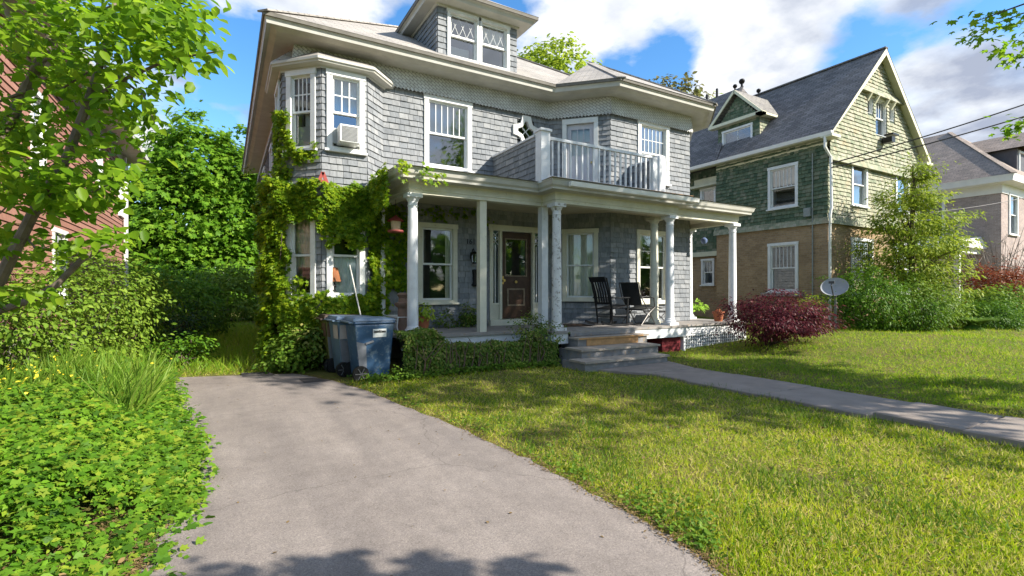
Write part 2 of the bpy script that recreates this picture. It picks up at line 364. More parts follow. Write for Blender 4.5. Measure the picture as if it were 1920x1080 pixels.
def window(parent, p0, p1, u, w, z, h, trim='white', upper=None, lower=None, cur=None, gm='glass', t=.105, split=.5, sash='white', arch=0, sill=True, label=None, name='window'):
    """double-hung window on the wall p0->p1: casing (part) with sashes, panes, curtain, sill (sub-parts). Returns the hole to leave in the wall"""
    F0, Lw = frame(p0, p1); F = (F0[0] + F0[1] * u + Zv * z, F0[1], F0[2])
    m = MB(); kf = .05
    m.lbox(F, 0, t, .0, h - t, -.01, kf); m.lbox(F, w - t, w, 0, h - t, -.01, kf); m.lbox(F, -.015, w + .015, h - t, h, -.01, kf + .012)
    m.lbox(F, t, w - t, 0, t * .55, -.01, kf)
    a, b, c, d = t, w - t, t * .55, h - t
    # jamb lining back to a closed dark niche
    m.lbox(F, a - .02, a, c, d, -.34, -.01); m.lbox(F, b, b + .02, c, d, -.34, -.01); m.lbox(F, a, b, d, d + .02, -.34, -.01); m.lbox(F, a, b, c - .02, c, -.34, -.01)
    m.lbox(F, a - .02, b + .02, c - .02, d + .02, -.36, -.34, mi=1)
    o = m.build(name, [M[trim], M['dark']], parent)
    if label: o['label'] = label
    s = MB(); f = .042; mid = c + (d - c) * split
    def sashf(v0, v1, k0, k1, pat):
        s.lbox(F, a, a + f, v0, v1, k0, k1); s.lbox(F, b - f, b, v0, v1, k0, k1); s.lbox(F, a + f, b - f, v1 - f, v1, k0, k1); s.lbox(F, a + f, b - f, v0, v0 + f, k0, k1)
        if pat is None: return
        kind, nx, ny = pat; mw = {'thin': .008, 'diamond': .004}.get(kind, .012)
        if kind == 'diamond':
            W_ = b - a - 2 * f; H_ = v1 - v0 - 2 * f; L = lambda u, v: F[0] + F[1] * u + Zv * v + F[2] * ((k0 + k1) / 2)
            for i in range(nx):
                x0 = a + f + W_ * i / nx; x1 = x0 + W_ / nx
                s.bar(L(x0, v0 + f), L((x0 + x1) / 2, v0 + f + H_ * .5), mw, .006); s.bar(L((x0 + x1) / 2, v0 + f + H_ * .5), L(x1, v0 + f), mw, .006)
                s.bar(L(x0, v1 - f), L((x0 + x1) / 2, v0 + f + H_ * .5), mw, .006); s.bar(L((x0 + x1) / 2, v0 + f + H_ * .5), L(x1, v1 - f), mw, .006)
            return
        for i in range(1, nx): x = a + f + (b - a - 2 * f) * i / nx; s.lbox(F, x - mw, x + mw, v0 + f, v1 - f, k0 + .006, k1 - .006)
        for i in range(1, ny): y = v0 + f + (v1 - v0 - 2 * f) * i / ny; s.lbox(F, a + f, b - f, y - mw, y + mw, k0 + .008, k1 - .008)
    sashf(mid - f / 2, d, -.05, -.015, upper)
    if split > 0: sashf(c, mid + f / 2, -.09, -.055, lower)
    s.build('sash', M[sash], o)
    g = MB(); L = lambda uu, v, k: F[0] + F[1] * uu + Zv * v + F[2] * k
    g.quad(L(a + f, mid, -.032), L(b - f, mid, -.032), L(b - f, d - f, -.032), L(a + f, d - f, -.032))
    if split > 0: g.quad(L(a + f, c + f, -.072), L(b - f, c + f, -.072), L(b - f, mid, -.072), L(a + f, mid, -.072))
    g.build('pane', M[gm], o)
    if sill: MB().lbox(F, -.04, w + .04, -.045, 0, -.01, .10).build('sill', M[trim], o)
    if cur:
        cb = MB()
        for (kind, u0, u1, v0, v1, mk) in cur:
            U0 = a + (b - a) * u0; U1 = a + (b - a) * u1; V0 = c + (d - c) * v0; V1 = c + (d - c) * v1
            cc = MB()
            if kind == 'sheer': wavy(cc, F, U0, U1, V0, V1, -.125, .012, max(3, int((U1 - U0) / .1)))
            else: cc.lbox(F, U0, U1, V0, V1, -.15, -.14)
            cc.build('curtain' if kind == 'sheer' else 'blind', M[mk], o)
    return (u + t - .03, u + w - t + .03, z + .02, z + h - t + .02)

# ================= the grey house =================
house = thing('grey_house', 'two storey grey shingled house with white columned porch and hipped roof', 'house', (6.5, 16, 0))
P = [(1.2, 23.0), (1.2, 12.5), (.985, 12.2), (.985, 10.84), (1.616, 10.21), (2.49, 10.21), (2.93, 10.65), (7.26, 10.65), (8.355, 9.55), (11.25, 9.55), (11.9, 10.2), (11.9, 23.0)]
ops = {i: [] for i in range(len(P))}
def win(i, *a, **k): ops[i].append(window(house, P[i], P[i + 1], *a, **k))
q = math.sqrt(2)
# left corner bay
win(3, .08 * q, .47 * q, 4.27, 1.56, upper=('grid', 4, 2), gm='glass', cur=[('blind', .45, .95, .3, .5, 'blind'), ('blind', 0, 1, .05, .32, 'blind')])
win(4, .09, .735, 4.27, 1.56, upper=('grid', 3, 2), gm='glassup', cur=[('sheer', 0, 1, .55, 1, 'curtain2')])
win(2, .2, .8, 4.27, 1.56, upper=('grid', 3, 2), gm='glassup')
win(3, .08 * q, .47 * q, 1.36, 1.72, trim='white', cur=[('sheer', 0, 1, .35, 1, 'curtain')])
win(4, .09, .735, 1.36, 1.72, cur=[('sheer', 0, .95, .0, .5, 'curtain2')])
win(2, .2, .8, 1.36, 1.72)
# long side wall
win(0, 3.0, .9, 4.3, 1.5); win(0, 6.2, .9, 4.3, 1.5); win(0, 8.6, .8, 4.3, 1.5)
# main front
win(6, .93, 1.17, 4.30, 1.62, upper=('thin', 6, 1), gm='glassup', cur=[('blind', 0, 1, .5, 1, 'blind')])
win(6, .78, .95, 1.23, 1.80, trim='cream', cur=[('sheer', .82, 1, 0, 1, 'curtain')])
# right bay
win(7, .35, .91, 1.27, 1.80, trim='cream', cur=[('sheer', 0, 1, 0, 1, 'curtain')])
win(8, .92, 1.13, 4.37, 1.58, upper=('thin', 6, 2), gm='glassup', cur=[('sheer', 0, 1, 0, 1, 'curtain2')])
win(8, .88, 1.16, 1.19, 1.90, trim='cream', upper=('grid', 2, 2), cur=[('sheer', 0, .25, .5, 1, 'curtain'), ('sheer', .75, 1, .5, 1, 'curtain')])
# balcony door hole and front door hole
ops[7].append((.46, 1.15, 3.8, 5.78)); ops[6].append((2.63, 4.07, .72, 3.0)); ops[6].append((3.36, 3.86, 5.25, 5.75))
sh = MB(); sh2 = MB()
for i in range(len(P) - 1):
    if i in (0, 10): shingle_face(sh, P[i], P[i + 1], .3, 6.36, ops[i])
    else: shingle_face(sh, P[i], P[i + 1], .3, 5.95, ops[i])
sh.build('shingle_wall', [M['siding'], M['backing']], house)
fd = MB()
for i in range(len(P) - 1):
    F, Lw = frame(P[i], P[i + 1]); fd.lbox(F, 0, Lw, -.2, .3, -.1, .01)
fd.build('foundation', M['stone'], house)

# frieze, eave, roof
WP = [(1.2, 23.0), (1.2, 10.65), (7.26, 10.65), (8.355, 9.55), (11.25, 9.55), (11.9, 10.2), (11.9, 23.0)]
EP = [(.6, 23.6), (.6, 9.95), (6.97, 9.95), (8.07, 8.85), (11.45, 8.85), (12.5, 9.85), (12.5, 23.6)]
fz = MB(); sweep(fz, WP, EP, [(.0, 5.95), (.15, 5.93), (.06, 6.36)])
for a, b in ((1, 2), (2, 3), (3, 4)):   # saw-tooth lower edge
    A = np.array(WP[a]) * .85 + np.array(EP[a]) * .15; B = np.array(WP[b]) * .85 + np.array(EP[b]) * .15; Lw = np.linalg.norm(B - A); n = int(Lw / .085)
    for i in range(n):
        p = A + (B - A) * i / n; q2 = A + (B - A) * (i + 1) / n; c = (p + q2) / 2
        fz.poly([(*p, 5.935), (*q2, 5.935), (*c, 5.885)], [(0, 2, 1)])
fz.build('frieze', M['frieze'], house)
ev = MB(); sweep(ev, WP, EP, [(.0, 6.36), (.62, 6.35), (.80, 6.40), (.93, 6.36), (.95, 6.42), (.985, 6.46)])
ev.build('eave', M['eave'], house)
de_ = MB(); sweep(de_, WP, EP, [(.985, 6.46), (1.03, 6.46), (1.04, 6.53)]); de_.build('drip_edge', M['drip'], house)
rf = MB(); zE = 6.52; sl = .64
def rz(Y): return zE + sl * (Y - 9.93)
e = [(x, y) for x, y in EP]
RX = 6.55; RY = 9.93 + 5.95; Rz = zE + sl * 5.95
xo = .03
rf.quad((.57, 9.92, zE), (12.53, 9.92, zE), (RX, RY, Rz)); rf.quad((.57, 23.6, zE), (.57, 9.92, zE), (RX, RY, Rz), (RX, 17.7, Rz))
rf.quad((12.53, 9.92, zE), (12.53, 23.6, zE), (RX, 17.7, Rz), (RX, RY, Rz)); rf.quad((12.53, 23.6, zE), (.57, 23.6, zE), (RX, 17.7, Rz))
ap = (9.7, 12.0, 8.5); bk = (9.7, 13.05, 8.5)
rf.quad((6.95, 9.93, zE + .003), (8.06, 8.81, zE), ap); rf.quad((6.95, 9.93, zE + .003), ap, bk)
rf.quad((8.06, 8.81, zE), (11.47, 8.81, zE), ap); rf.quad((11.47, 8.81, zE), (12.55, 9.83, zE), ap); rf.quad((12.55, 9.83, zE + .003), bk, ap)
# ridge caps
for a, b in (((.57, 9.92, zE), (RX, RY, Rz)), ((12.53, 9.92, zE), (RX, RY, Rz)), ((8.06, 8.81, zE), ap), ((11.47, 8.81, zE), ap), ((RX, RY, Rz), (RX, 17.7, Rz))):
    rf.bar(a, b, .22, .03)
# left bay roof
be = [(.76, 12.3), (.76, 10.75), (1.51, 9.97), (2.59, 9.97), (3.12, 10.5), (3.2, 10.66)]
bt = [(1.15, 12.3), (1.15, 10.75), (1.6, 10.55), (2.4, 10.6), (2.7, 10.64), (2.9, 10.66)]
rf2 = MB(); sweep(rf2, be, bt, [(0, 5.97), (1, 6.30)])
rf2.build('bay_roof', M['roof'], house)
be_in = [(.985, 12.2), (.985, 10.84), (1.616, 10.21), (2.49, 10.21), (2.93, 10.65), (2.94, 10.66)]
b3 = MB(); sweep(b3, be_in, be, [(0, 5.83), (.2, 5.82), (.25, 5.86), (.85, 5.88), (.9, 5.91), (1.0, 5.92), (1.0, 5.97)])
b3.build('bay_eave', M['eave'], house)
rf.build('roof', M['roof'], house)

# dormer
dz = MB(); DX0, DX1, DY, DT = 4.03, 6.04, 10.25, 7.82
o1 = window(house, (DX0, DY), (DX1, DY), .22, .80, 6.70, 1.05, upper=('diamond', 3, 1), gm='glassup', t=.07, sill=False, cur=[('blind', 0, .8, 0, .3, 'blind')])
o2 = window(house, (DX0, DY), (DX1, DY), 1.0, .80, 6.70, 1.05, upper=('diamond', 3, 1), gm='glassup', t=.07, sill=False, cur=[('sheer', 0, 1, .6, 1, 'curtain')])
shingle_face(dz, (DX0, DY), (DX1, DY), 6.6, DT, [o1, o2])
yb = lambda z: 9.93 + (z - zE) / sl
shingle_face(dz, (DX0, 12.2), (DX0, DY), 6.6, DT, [], back=1, zlim=lambda z: (max(0, 12.2 - yb(z) - .06), 12.2 - DY))
shingle_face(dz, (DX1, DY), (DX1, 12.2), 6.6, DT, [], back=1, zlim=lambda z: (0, min(12.2 - DY, yb(z) - DY + .06)))
dz.build('dormer_wall', [M['siding'], M['backing']], house)
de = MB(); dw = [(DX0, 12.2), (DX0, DY), (DX1, DY), (DX1, 12.2)]; do = [(3.68, 12.2), (3.68, 9.85), (6.38, 9.85), (6.38, 12.2)]
sweep(de, dw, do, [(0, 7.75), (.12, 7.75), (.15, 7.80), (.8, 7.80), (.85, 7.86), (.98, 7.88)]); sweep(de, dw, do, [(.98, 7.88), (1.05, 7.88), (1.06, 7.955)], mi=1)
de.build('dormer_eave', [M['eave'], M['drip']], house)
dr = MB(); r1 = (5.03, 11.15, 8.85); r2 = (5.03, 13.6, 8.85)
dr.quad((3.65, 9.82, 7.95), (6.41, 9.82, 7.95), r1); dr.quad((3.65, 12.3, 7.95), (3.65, 9.82, 7.95), r1, r2); dr.quad((6.41, 9.82, 7.95), (6.41, 12.3, 7.95), r2, r1)
dr.build('dormer_roof', M['roof'], house)

# star shaped window on the front wall
F, _ = frame(P[6], P[7]); cx, cz = 3.61, 5.50
def star(r, rc, dw_):
    pts = []
    for k in range(4):
        a0 = k * math.pi / 2
        for da in (-dw_, dw_): pts.append((r * math.cos(a0 + da), r * math.sin(a0 + da)))
        for t in (.25, .5, .75): a = a0 + dw_ + (math.pi / 2 - 2 * dw_) * t; rr = r + (rc - r) * math.sin(t * math.pi) ** .8; pts.append((rr * math.cos(a), rr * math.sin(a)))
    return pts
st = MB(); a = star(.40, .25, .30); b = star(.25, .15, .14); n = len(a); L = lambda p, k: F[0] + F[1] * (cx + p[0]) + Zv * (cz + p[1]) + F[2] * k
st.poly([L(p, .07) for p in a] + [L(p, .05) for p in b], [(i, (i + 1) % n, n + (i + 1) % n, n + i) for i in range(n)])
st.poly([L(p, .0) for p in a] + [L(p, .07) for p in a], [(i, (i + 1) % n, n + (i + 1) % n, n + i) for i in range(n)])
st.poly([L(p, .05) for p in b] + [L(p, -.03) for p in b], [(i, (i + 1) % n, n + (i + 1) % n, n + i) for i in range(n)])
st.bar(L((-.2, -.2), -.0), L((.2, .2), -.0), .02); st.bar(L((-.2, .2), 0), L((.2, -.2), 0), .02)
so = st.build('star_window', M['white'], house)
MB().poly([L(p, -.02) for p in b], [tuple(range(n))]).build('pane', M['glass'], so)
MB().lbox(F, cx - .28, cx + .28, cz - .28, cz + .28, -.3, -.26).build('dark_backing', M['dark'], so)

# balcony door
F0, _ = frame(P[7], P[8]); F = (F0[0] + F0[1] * .35, F0[1], F0[2])
d = MB(); d.lbox(F, 0, .11, 3.85, 5.75, -.01, .05); d.lbox(F, .8, .91, 3.85, 5.75, -.01, .05); d.lbox(F, 0, .91, 5.75, 5.88, -.01, .06)
bd = d.build('balcony_door', M['white'], house)
d = MB(); d.lbox(F, .11, .8, 3.86, 4.95, -.06, -.03); d.lbox(F, .11, .22, 4.95, 5.75, -.06, -.03); d.lbox(F, .69, .8, 4.95, 5.75, -.06, -.03); d.lbox(F, .22, .69, 5.62, 5.75, -.06, -.03)
for i in (1, 2): d.lbox(F, .22 + .47 * i / 3 - .01, .22 + .47 * i / 3 + .01, 4.95, 5.62, -.058, -.035)
d.lbox(F, .22, .69, 5.27, 5.29, -.058, -.035); d.lbox(F, .2, .71, 4.2, 4.8, -.035, -.02)
d.build('door_leaf', M['greydoor'], bd)
d = MB(); L = lambda u, v, k: F[0] + F[1] * u + Zv * v + F[2] * k
d.quad(L(.22, 4.95, -.05), L(.69, 4.95, -.05), L(.69, 5.62, -.05), L(.22, 5.62, -.05)); d.build('pane', M['glass'], bd)
MB().lbox(F, .2, .72, 4.9, 5.65, -.16, -.14).build('curtain', M['curtain2'], bd)
MB().tube([L(.74, 4.75, -.03), L(.74, 4.75, .03)], .025, 8).build('knob', M['brass'], bd)

# front door with sidelights
F0, _ = frame(P[6], P[7]); F = (F0[0] + F0[1] * 2.58, F0[1], F0[2]); WD = 1.55
L = lambda u, v, k: F[0] + F[1] * u + Zv * v + F[2] * k
d = MB()
for u0, u1 in ((0, .09), (.27, .335), (1.215, 1.28), (1.46, WD)): d.lbox(F, u0, u1, .66, 2.96, -.05, .05)
d.lbox(F, -.03, WD + .03, 2.96, 3.1, -.05, .065); d.lbox(F, -.04, WD + .04, .66, .80, -.1, .16)
for u0, u1 in ((.09, .27), (1.28, 1.46)): d.lbox(F, u0, u1, .80, 1.15, -.06, .0); d.lbox(F, u0, u1, 1.15, 1.2, -.06, .03)
fr = d.build('door_surround', M['cream'], house)
for u0, u1 in ((.09, .27), (1.28, 1.46)):
    s = MB(); s.lbox(F, (u0 + u1) / 2 - .01, (u0 + u1) / 2 + .01, 1.2, 2.62, -.045, -.02)
    for k in range(2):
        for sg in (0, 1): s.bar(L(u0 if sg else u1, 2.62 + .16 * k, -.03), L(u1 if sg else u0, 2.78 + .16 * k, -.03), .014)
    s.build('leaded_tracery', M['white'], fr)
    g = MB(); g.quad(L(u0, 1.2, -.05), L(u1, 1.2, -.05), L(u1, 2.96, -.05), L(u0, 2.96, -.05)); g.build('sidelight_pane', M['glass'], fr)
    MB().lbox(F, u0 - .03, u1 + .03, 1.1, 3.0, -.4, -.36).build('dark_backing', M['dark'], fr)
d = MB(); D0, D1 = .335, 1.215
d.lbox(F, D0, D0 + .12, .81, 2.95, -.09, -.04); d.lbox(F, D1 - .12, D1, .81, 2.95, -.09, -.04); d.lbox(F, D0 + .12, D1 - .12, 2.80, 2.95, -.09, -.04); d.lbox(F, D0 + .12, D1 - .12, .81, 1.85, -.09, -.045)
fdoor = d.build('front_door', M['doorwood'], house)
d = MB(); m_ = .03
for u0, u1, v0, v1 in ((D0 + .12, D1 - .12, 1.85, 1.88), (D0 + .12, D1 - .12, 2.77, 2.80), (D0 + .12, D0 + .15, 1.88, 2.77), (D1 - .15, D1 - .12, 1.88, 2.77)): d.lbox(F, u0, u1, v0, v1, -.08, -.03)
d.build('glazing_bead', M['doorpanel'], fdoor)
g = MB(); g.quad(L(D0 + .15, 1.88, -.06), L(D1 - .15, 1.88, -.06), L(D1 - .15, 2.77, -.06), L(D0 + .15, 2.77, -.06)); g.build('pane', M['glass'], fdoor)
MB().lbox(F, D0 + .1, D1 - .1, 1.8, 2.85, -.4, -.37).build('dark_backing', M['dark'], fdoor)
d = MB()
for u0, u1, v0, v1 in ((.52, 1.03, 1.12, 1.16), (.52, 1.03, 1.52, 1.56), (.52, .56, 1.16, 1.52), (.99, 1.03, 1.16, 1.52)): d.lbox(F, u0, u1, v0, v1, -.046, -.03)
d.build('door_panel', M['doorpanel'], fdoor)
MB().tube([L(D0 + .06, 1.75, -.04), L(D0 + .06, 1.75, .02)], .03, 8).tube([L(D0 + .06, 1.75, .02), L(D0 + .06, 1.75, .06)], .035, 8).lbox(F, D0 + .035, D0 + .085, 1.66, 1.86, -.04, -.03).build('handle', M['brass'], fdoor)
MB().tube([L(.775, 1.72, -.045), L(.775, 1.72, -.02)], .035, 8).build('door_knocker', M['brass'], fdoor)

# lantern, mailbox, numbers
F0, _ = frame(P[6], P[7]); LF = (F0[0] + F0[1] * 2.11 + Zv * 2.28, F0[1], F0[2]); L = lambda u, v, k: LF[0] + LF[1] * u + Zv * v + LF[2] * k
d = MB(); c = L(0, 0, .16); d.lathe([(.03, .14), (.075, .11), (.09, .08), (.07, .075)], c[0], c[1], 8, z=c[2]); d.lathe([(.05, -.15), (.065, -.13), (.06, -.115)], c[0], c[1], 8, z=c[2])
for k in range(6): a = k * math.pi / 3; d.bar((c[0] + .062 * math.cos(a), c[1] + .062 * math.sin(a), c[2] - .12), (c[0] + .072 * math.cos(a), c[1] + .072 * math.sin(a), c[2] + .08), .012)
d.tube([L(0, .05, .02), L(0, .19, .06), L(0, .2, .12), L(0, .13, .16)], .011, 6); d.lbox(LF, -.04, .04, -.04, .12, .02, .035)
lo = d.build('wall_lantern', M['blackmetal'], house)
MB().lathe([(.052, -.115), (.062, .075)], c[0], c[1], 10, z=c[2]).build('lantern_glass', M['glass'], lo)
mbx = (F0[0] + F0[1] * 2.19 + Zv * 1.6, F0[1], F0[2]); MB().lbox(mbx, -.06, .06, 0, .38, .0, .11).lbox(mbx, -.07, .07, .34, .40, .0, .13).lbox(mbx, -.09, .09, .02, .05, .0, .16).build('mailbox', M['blackmetal'], house, bevel=.01)
for i, ch in enumerate('161'):
    cu = bpy.data.curves.new('house_number', 'FONT'); cu.body = ch; cu.size = .17; cu.extrude = .008; cu.align_x = 'CENTER'; cu.materials.append(M['black'])
    tmp = bpy.data.objects.new('digit', cu); COL.objects.link(tmp); bpy.context.view_layer.update()
    me_ = bpy.data.meshes.new_from_object(tmp.evaluated_get(bpy.context.evaluated_depsgraph_get())); bpy.data.objects.remove(tmp)
    o = bpy.data.objects.new('house_number', me_); COL.objects.link(o); o.parent = house
    p = F0[0] + F0[1] * (1.99 + .085 * i) + Zv * 2.60 + F0[2] * .04
    o.location = tuple(p - np.array([6.5, 16, 0])); o.rotation_euler = (R(90), 0, 0)

# ================= porch =================
ZP = .66
pf = MB(); pf.box(2.75, 5.75, 8.85, 10.64, ZP - .05, ZP); pf.box(5.75, 9.75, 8.32, 10.63, ZP - .05, ZP + .002); pf.box(9.75, 12.35, 8.5, 11.6, ZP - .05, ZP)
pf.build('porch_floor', M['porchgrey'], house)
sk = MB(); sk.box(2.8, 5.77, 8.9, 8.95, ZP - .26, ZP - .05); sk.box(5.77, 5.82, 8.4, 8.95, ZP - .26, ZP - .05); sk.box(5.82, 6.18, 8.36, 8.42, ZP - .26, ZP - .05)
sk.build('porch_skirt', M['colwhite'], house); sk = MB(); sk.box(8.05, 9.72, 8.34, 8.40, ZP - .27, ZP - .05); sk.box(8.0, 8.05, 8.34, 8.9, ZP - .27, ZP - .05); sk.box(9.72, 12.32, 8.55, 8.6, ZP - .24, ZP - .05); sk.box(12.27, 12.32, 8.6, 11.5, ZP - .24, ZP - .05)
sk.box(9.7, 9.76, 8.40, 8.62, 0, ZP - .05); sk.box(12.2, 12.32, 8.54, 8.66, 0, ZP - .24); sk.box(9.76, 12.2, 8.56, 8.6, ZP - .29, ZP - .24); sk.box(9.76, 12.2, 8.56, 8.6, .04, .10)
sk.build('porch_skirt', M['colwhite'], house)
MB().box(2.85, 9.7, 8.97, 9.05, 0, ZP - .06).box(9.76, 12.2, 8.68, 8.74, 0, ZP - .06).build('underporch_backing', M['dark'], house)  # near-black sheets behind skirt and lattice, coloured as the shade under the floor
la = MB(); x = 9.78
while x < 12.2: la.box(x, x + .035, 8.575, 8.585, .10, ZP - .29); x += .085
z = .13
while z < ZP - .29: la.box(9.76, 12.2, 8.587, 8.597, z, z + .032); z += .075
la.build('lattice_panel', M['colwhite'], house)
MB().box(9.0, 9.62, 8.44, 8.9, -.05, ZP - .27).build('brick_pier', M['redbrick'], house)
# steps
STEP = [(.54, 8.06, 6.2, 8.12), (.36, 7.62, 5.95, 8.0), (.19, 7.22, 5.72, 7.85)]
for k, (z, y, x0, x1) in enumerate(STEP):
    yb_ = 8.4 if k == 0 else STEP[k - 1][1] + .06
    s = MB(); s.box(x0 - .03, x1 + .03, y - .04, yb_, z - .04, z, 2); s.box(x0, x1, y, y + .03, -.02, z - .04, 0)
    s.box(x0, x0 + .04, y + .03, yb_ + .25, -.02, z - .04); s.box(x1 - .04, x1, y + .03, yb_ + .25, -.02, z - .04)
    if k == 0: s.box(x0 + .22, x1 - .28, y - .014, y - .002, .365, z - .042, 1); s.box(x0 + .0, x1 - .15, y - .046, y - .041, z - .038, z - .004, 1)
    so = s.build('step', [M['stepgrey'], M['barewood'], M['tread']], house)
    if k == 0: so['label'] = 'step with a bare plywood patch on its riser'
MB().box(6.2, 8.0, 8.30, 8.33, .55, ZP - .05).build('riser', M['stepgrey'], house)

def column(x, y, z0, z1, mk, r=.105):
    m = MB(); H = z1 - z0
    m.box(x - r * 1.45, x + r * 1.45, y - r * 1.45, y + r * 1.45, z0, z0 + .06)
    m.lathe([(r * 1.35, .06), (r * 1.42, .085), (r * 1.35, .115), (r * 1.12, .125), (r * 1.15, .15), (r * 1.02, .165), (r, .4), (r * .98, H * .45), (r * .86, H - .26), (r * .86, H - .24), (r * .95, H - .235), (r * .95, H - .215), (r * .86, H - .21), (r * .86, H - .15), (r * 1.0, H - .13), (r * 1.2, H - .085), (r * 1.25, H - .075)], x, y, 24, z=z0)
    m.box(x - r * 1.38, x + r * 1.38, y - r * 1.38, y + r * 1.38, z1 - .075, z1)
    return m.build('column', M[mk], house)
ZB = 3.33
column(3.07, 9.08, ZP, ZB, 'colwhite'); column(6.04, 8.58, ZP, ZB, 'peel')['label'] = 'column with badly peeling paint'
column(9.43, 8.6, ZP, ZB, 'colwhite'); column(9.32, 9.0, ZP, ZB, 'cream'); column(12.03, 8.75, ZP, ZB, 'colwhite'); column(12.0, 10.2, ZP, ZB, 'colwhite')
column(2.83, 10.46, ZP, ZB, 'colwhite')
pp = MB(); pp.box(4.46, 4.61, 9.02, 9.17, ZP, ZB); pp.build('post', M['cream'], house)
pp = MB(); pp.box(5.96, 6.12, 9.02, 9.18, ZP, ZB); pp.build('post', M['colwhite'], house)
# beam / frieze / cornice / ceiling of the porch roof
BP = [(2.87, 10.6), (2.97, 8.98), (5.94, 8.98), (5.94, 8.48), (9.55, 8.48), (9.55, 8.65), (12.13, 8.65), (12.13, 11.5)]
CP = [(2.58, 10.6), (2.68, 8.66), (5.62, 8.66), (5.62, 8.14), (9.88, 8.14), (9.88, 8.36), (12.45, 8.36), (12.45, 11.5)]
IP = [(3.07, 10.6), (3.17, 9.18), (6.14, 9.18), (6.14, 8.70), (9.35, 8.70), (9.35, 8.85), (11.93, 8.85), (11.93, 11.5)]
bm = MB(); sweep(bm, BP, CP, [(.0, ZB), (.0, ZB + .07), (.05, ZB + .075), (.05, 3.52), (.12, 3.55)])
sweep(bm, IP, BP, [(0, 3.46), (0, ZB), (1, ZB)])
bm.build('porch_beam', M['cream'], house)
cn = MB(); sweep(cn, BP, CP, [(.1, 3.55), (.78, 3.56), (.80, 3.60), (.92, 3.64), (1.0, 3.72), (1.03, 3.725), (1.03, 3.755)])
cn.build('cornice', M['eave'], house)
pr = MB(); INN = [(3.3, 10.62), (3.3, 10.62), (6.1, 10.62), (7.2, 10.4), (8.6, 9.6), (8.6, 9.6), (11.2, 9.62), (11.2, 11.5)]
CP2 = [tuple(np.array(b) * 0 + np.array(c)) for b, c in zip(BP, CP)]
sweep(pr, CP2, INN, [(-.03, 3.756), (1, 3.93)]); pr.build('porch_roof', M['roof'], house)
ce = MB(); ce.quad((2.95, 9.05, 3.46), (6.0, 9.05, 3.46), (6.0, 10.66, 3.46), (2.95, 10.66, 3.46)); ce.quad((6.0, 8.6, 3.462), (9.45, 8.6, 3.462), (9.45, 10.66, 3.462), (6.0, 10.66, 3.462)); ce.quad((9.45, 8.75, 3.46), (12.05, 8.75, 3.46), (12.05, 11.5, 3.46), (9.45, 11.5, 3.46))
ce.build('porch_ceiling', M['ceil'], house)
gt = MB(); gt.poly([(6.0, 8.10, 3.60), (9.8, 8.10, 3.60), (9.8, 8.03, 3.61), (6.0, 8.03, 3.61), (6.0, 8.10, 3.69), (9.8, 8.10, 3.69), (9.8, 8.01, 3.70), (6.0, 8.01, 3.70)], [(0, 1, 2, 3), (3, 2, 6, 7), (0, 3, 7, 4), (1, 5, 6, 2)])
gt.build('gutter', M['gutter'], house)
# balcony
bl = MB(); zb0, zb1 = 3.80, 4.80
bl.box(5.60, 5.82, 8.50, 8.72, 3.72, 4.79); bl.box(5.57, 5.85, 8.47, 8.75, 4.79, 4.84)
bl.build('newel_post', M['colwhite'], house)
MB().box(8.98, 9.18, 8.50, 8.72, 3.72, 4.74).box(8.82, 8.98, 8.54, 8.68, 3.78, 4.68).build('newel_post', M['colwhite'], house)
rl = MB(); rl.box(5.82, 8.82, 8.575, 8.645, 4.66, 4.72); rl.box(5.82, 8.82, 8.585, 8.635, 3.86, 3.91)
n = 19
for i in range(n): x = 5.82 + 3.0 * (i + .7) / n; rl.box(x, x + .035, 8.592, 8.627, 3.91, 4.66)
rl.build('balcony_railing', M['colwhite'], house)
kw = MB(); shingle_face(kw, (5.62, 10.63), (5.62, 8.72), 3.75, 4.72, [], back=1); shingle_face(kw, (5.80, 8.72), (5.80, 10.63), 3.75, 4.72, [], back=1)
kw.box(5.58, 5.84, 8.75, 10.62, 4.72, 4.76, 2); kw.build('knee_wall', [M['siding'], M['backing'], M['colwhite']], house); kw = MB()
shingle_face(kw, (9.02, 9.53), (9.02, 8.72), 3.75, 4.68, []); shingle_face(kw, (9.16, 8.72), (9.16, 9.53), 3.75, 4.68, [])
kw.box(8.99, 9.19, 8.72, 9.52, 4.68, 4.72, 2)
kw.build('knee_wall', [M['siding'], M['backing'], M['colwhite']], house)
MB().box(5.7, 9.85, 8.22, 8.52, 3.76, 3.80).build('balcony_deck_edge', M['barewood'], house)
dk = MB(); dk.box(5.83, 9.0, 8.53, 9.6, 3.79, 3.83).box(5.83, 8.2, 9.6, 10.6, 3.79, 3.83); dk.build('balcony_deck', M['porchgrey'], house)
# ================= green neighbour =================
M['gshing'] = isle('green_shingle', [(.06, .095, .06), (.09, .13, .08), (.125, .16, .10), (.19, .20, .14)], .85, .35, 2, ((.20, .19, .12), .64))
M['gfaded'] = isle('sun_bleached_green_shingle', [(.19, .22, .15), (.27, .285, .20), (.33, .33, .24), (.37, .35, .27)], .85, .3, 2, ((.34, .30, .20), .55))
M['gback'] = paint('green_gap', (.03, .05, .035), .9, .2)
M['brick'] = bricky('tan_brick', (.35, .25, .145), (.265, .18, .10), (.30, .24, .17), .21, .075, .008, .9, -.1, .5)
M['slate'] = bricky('dark_roof_shingles', (.20, .19, .19), (.125, .12, .12), (.06, .06, .06), .30, .14, .01, .9, 0, .5)
M['gcream'] = paint('pale_trim', (.56, .55, .40), .6, .12, 3, (.34, .30, .2), -.04)
GH = (21.1, 14, 0)
gh = thing('green_house', 'tall green shingled and tan brick house with steep dark gabled roof', 'house', GH)
GX0, GX1, GY, GYm, GYb = 17.8, 24.4, 9.27, 13.7, 20.0
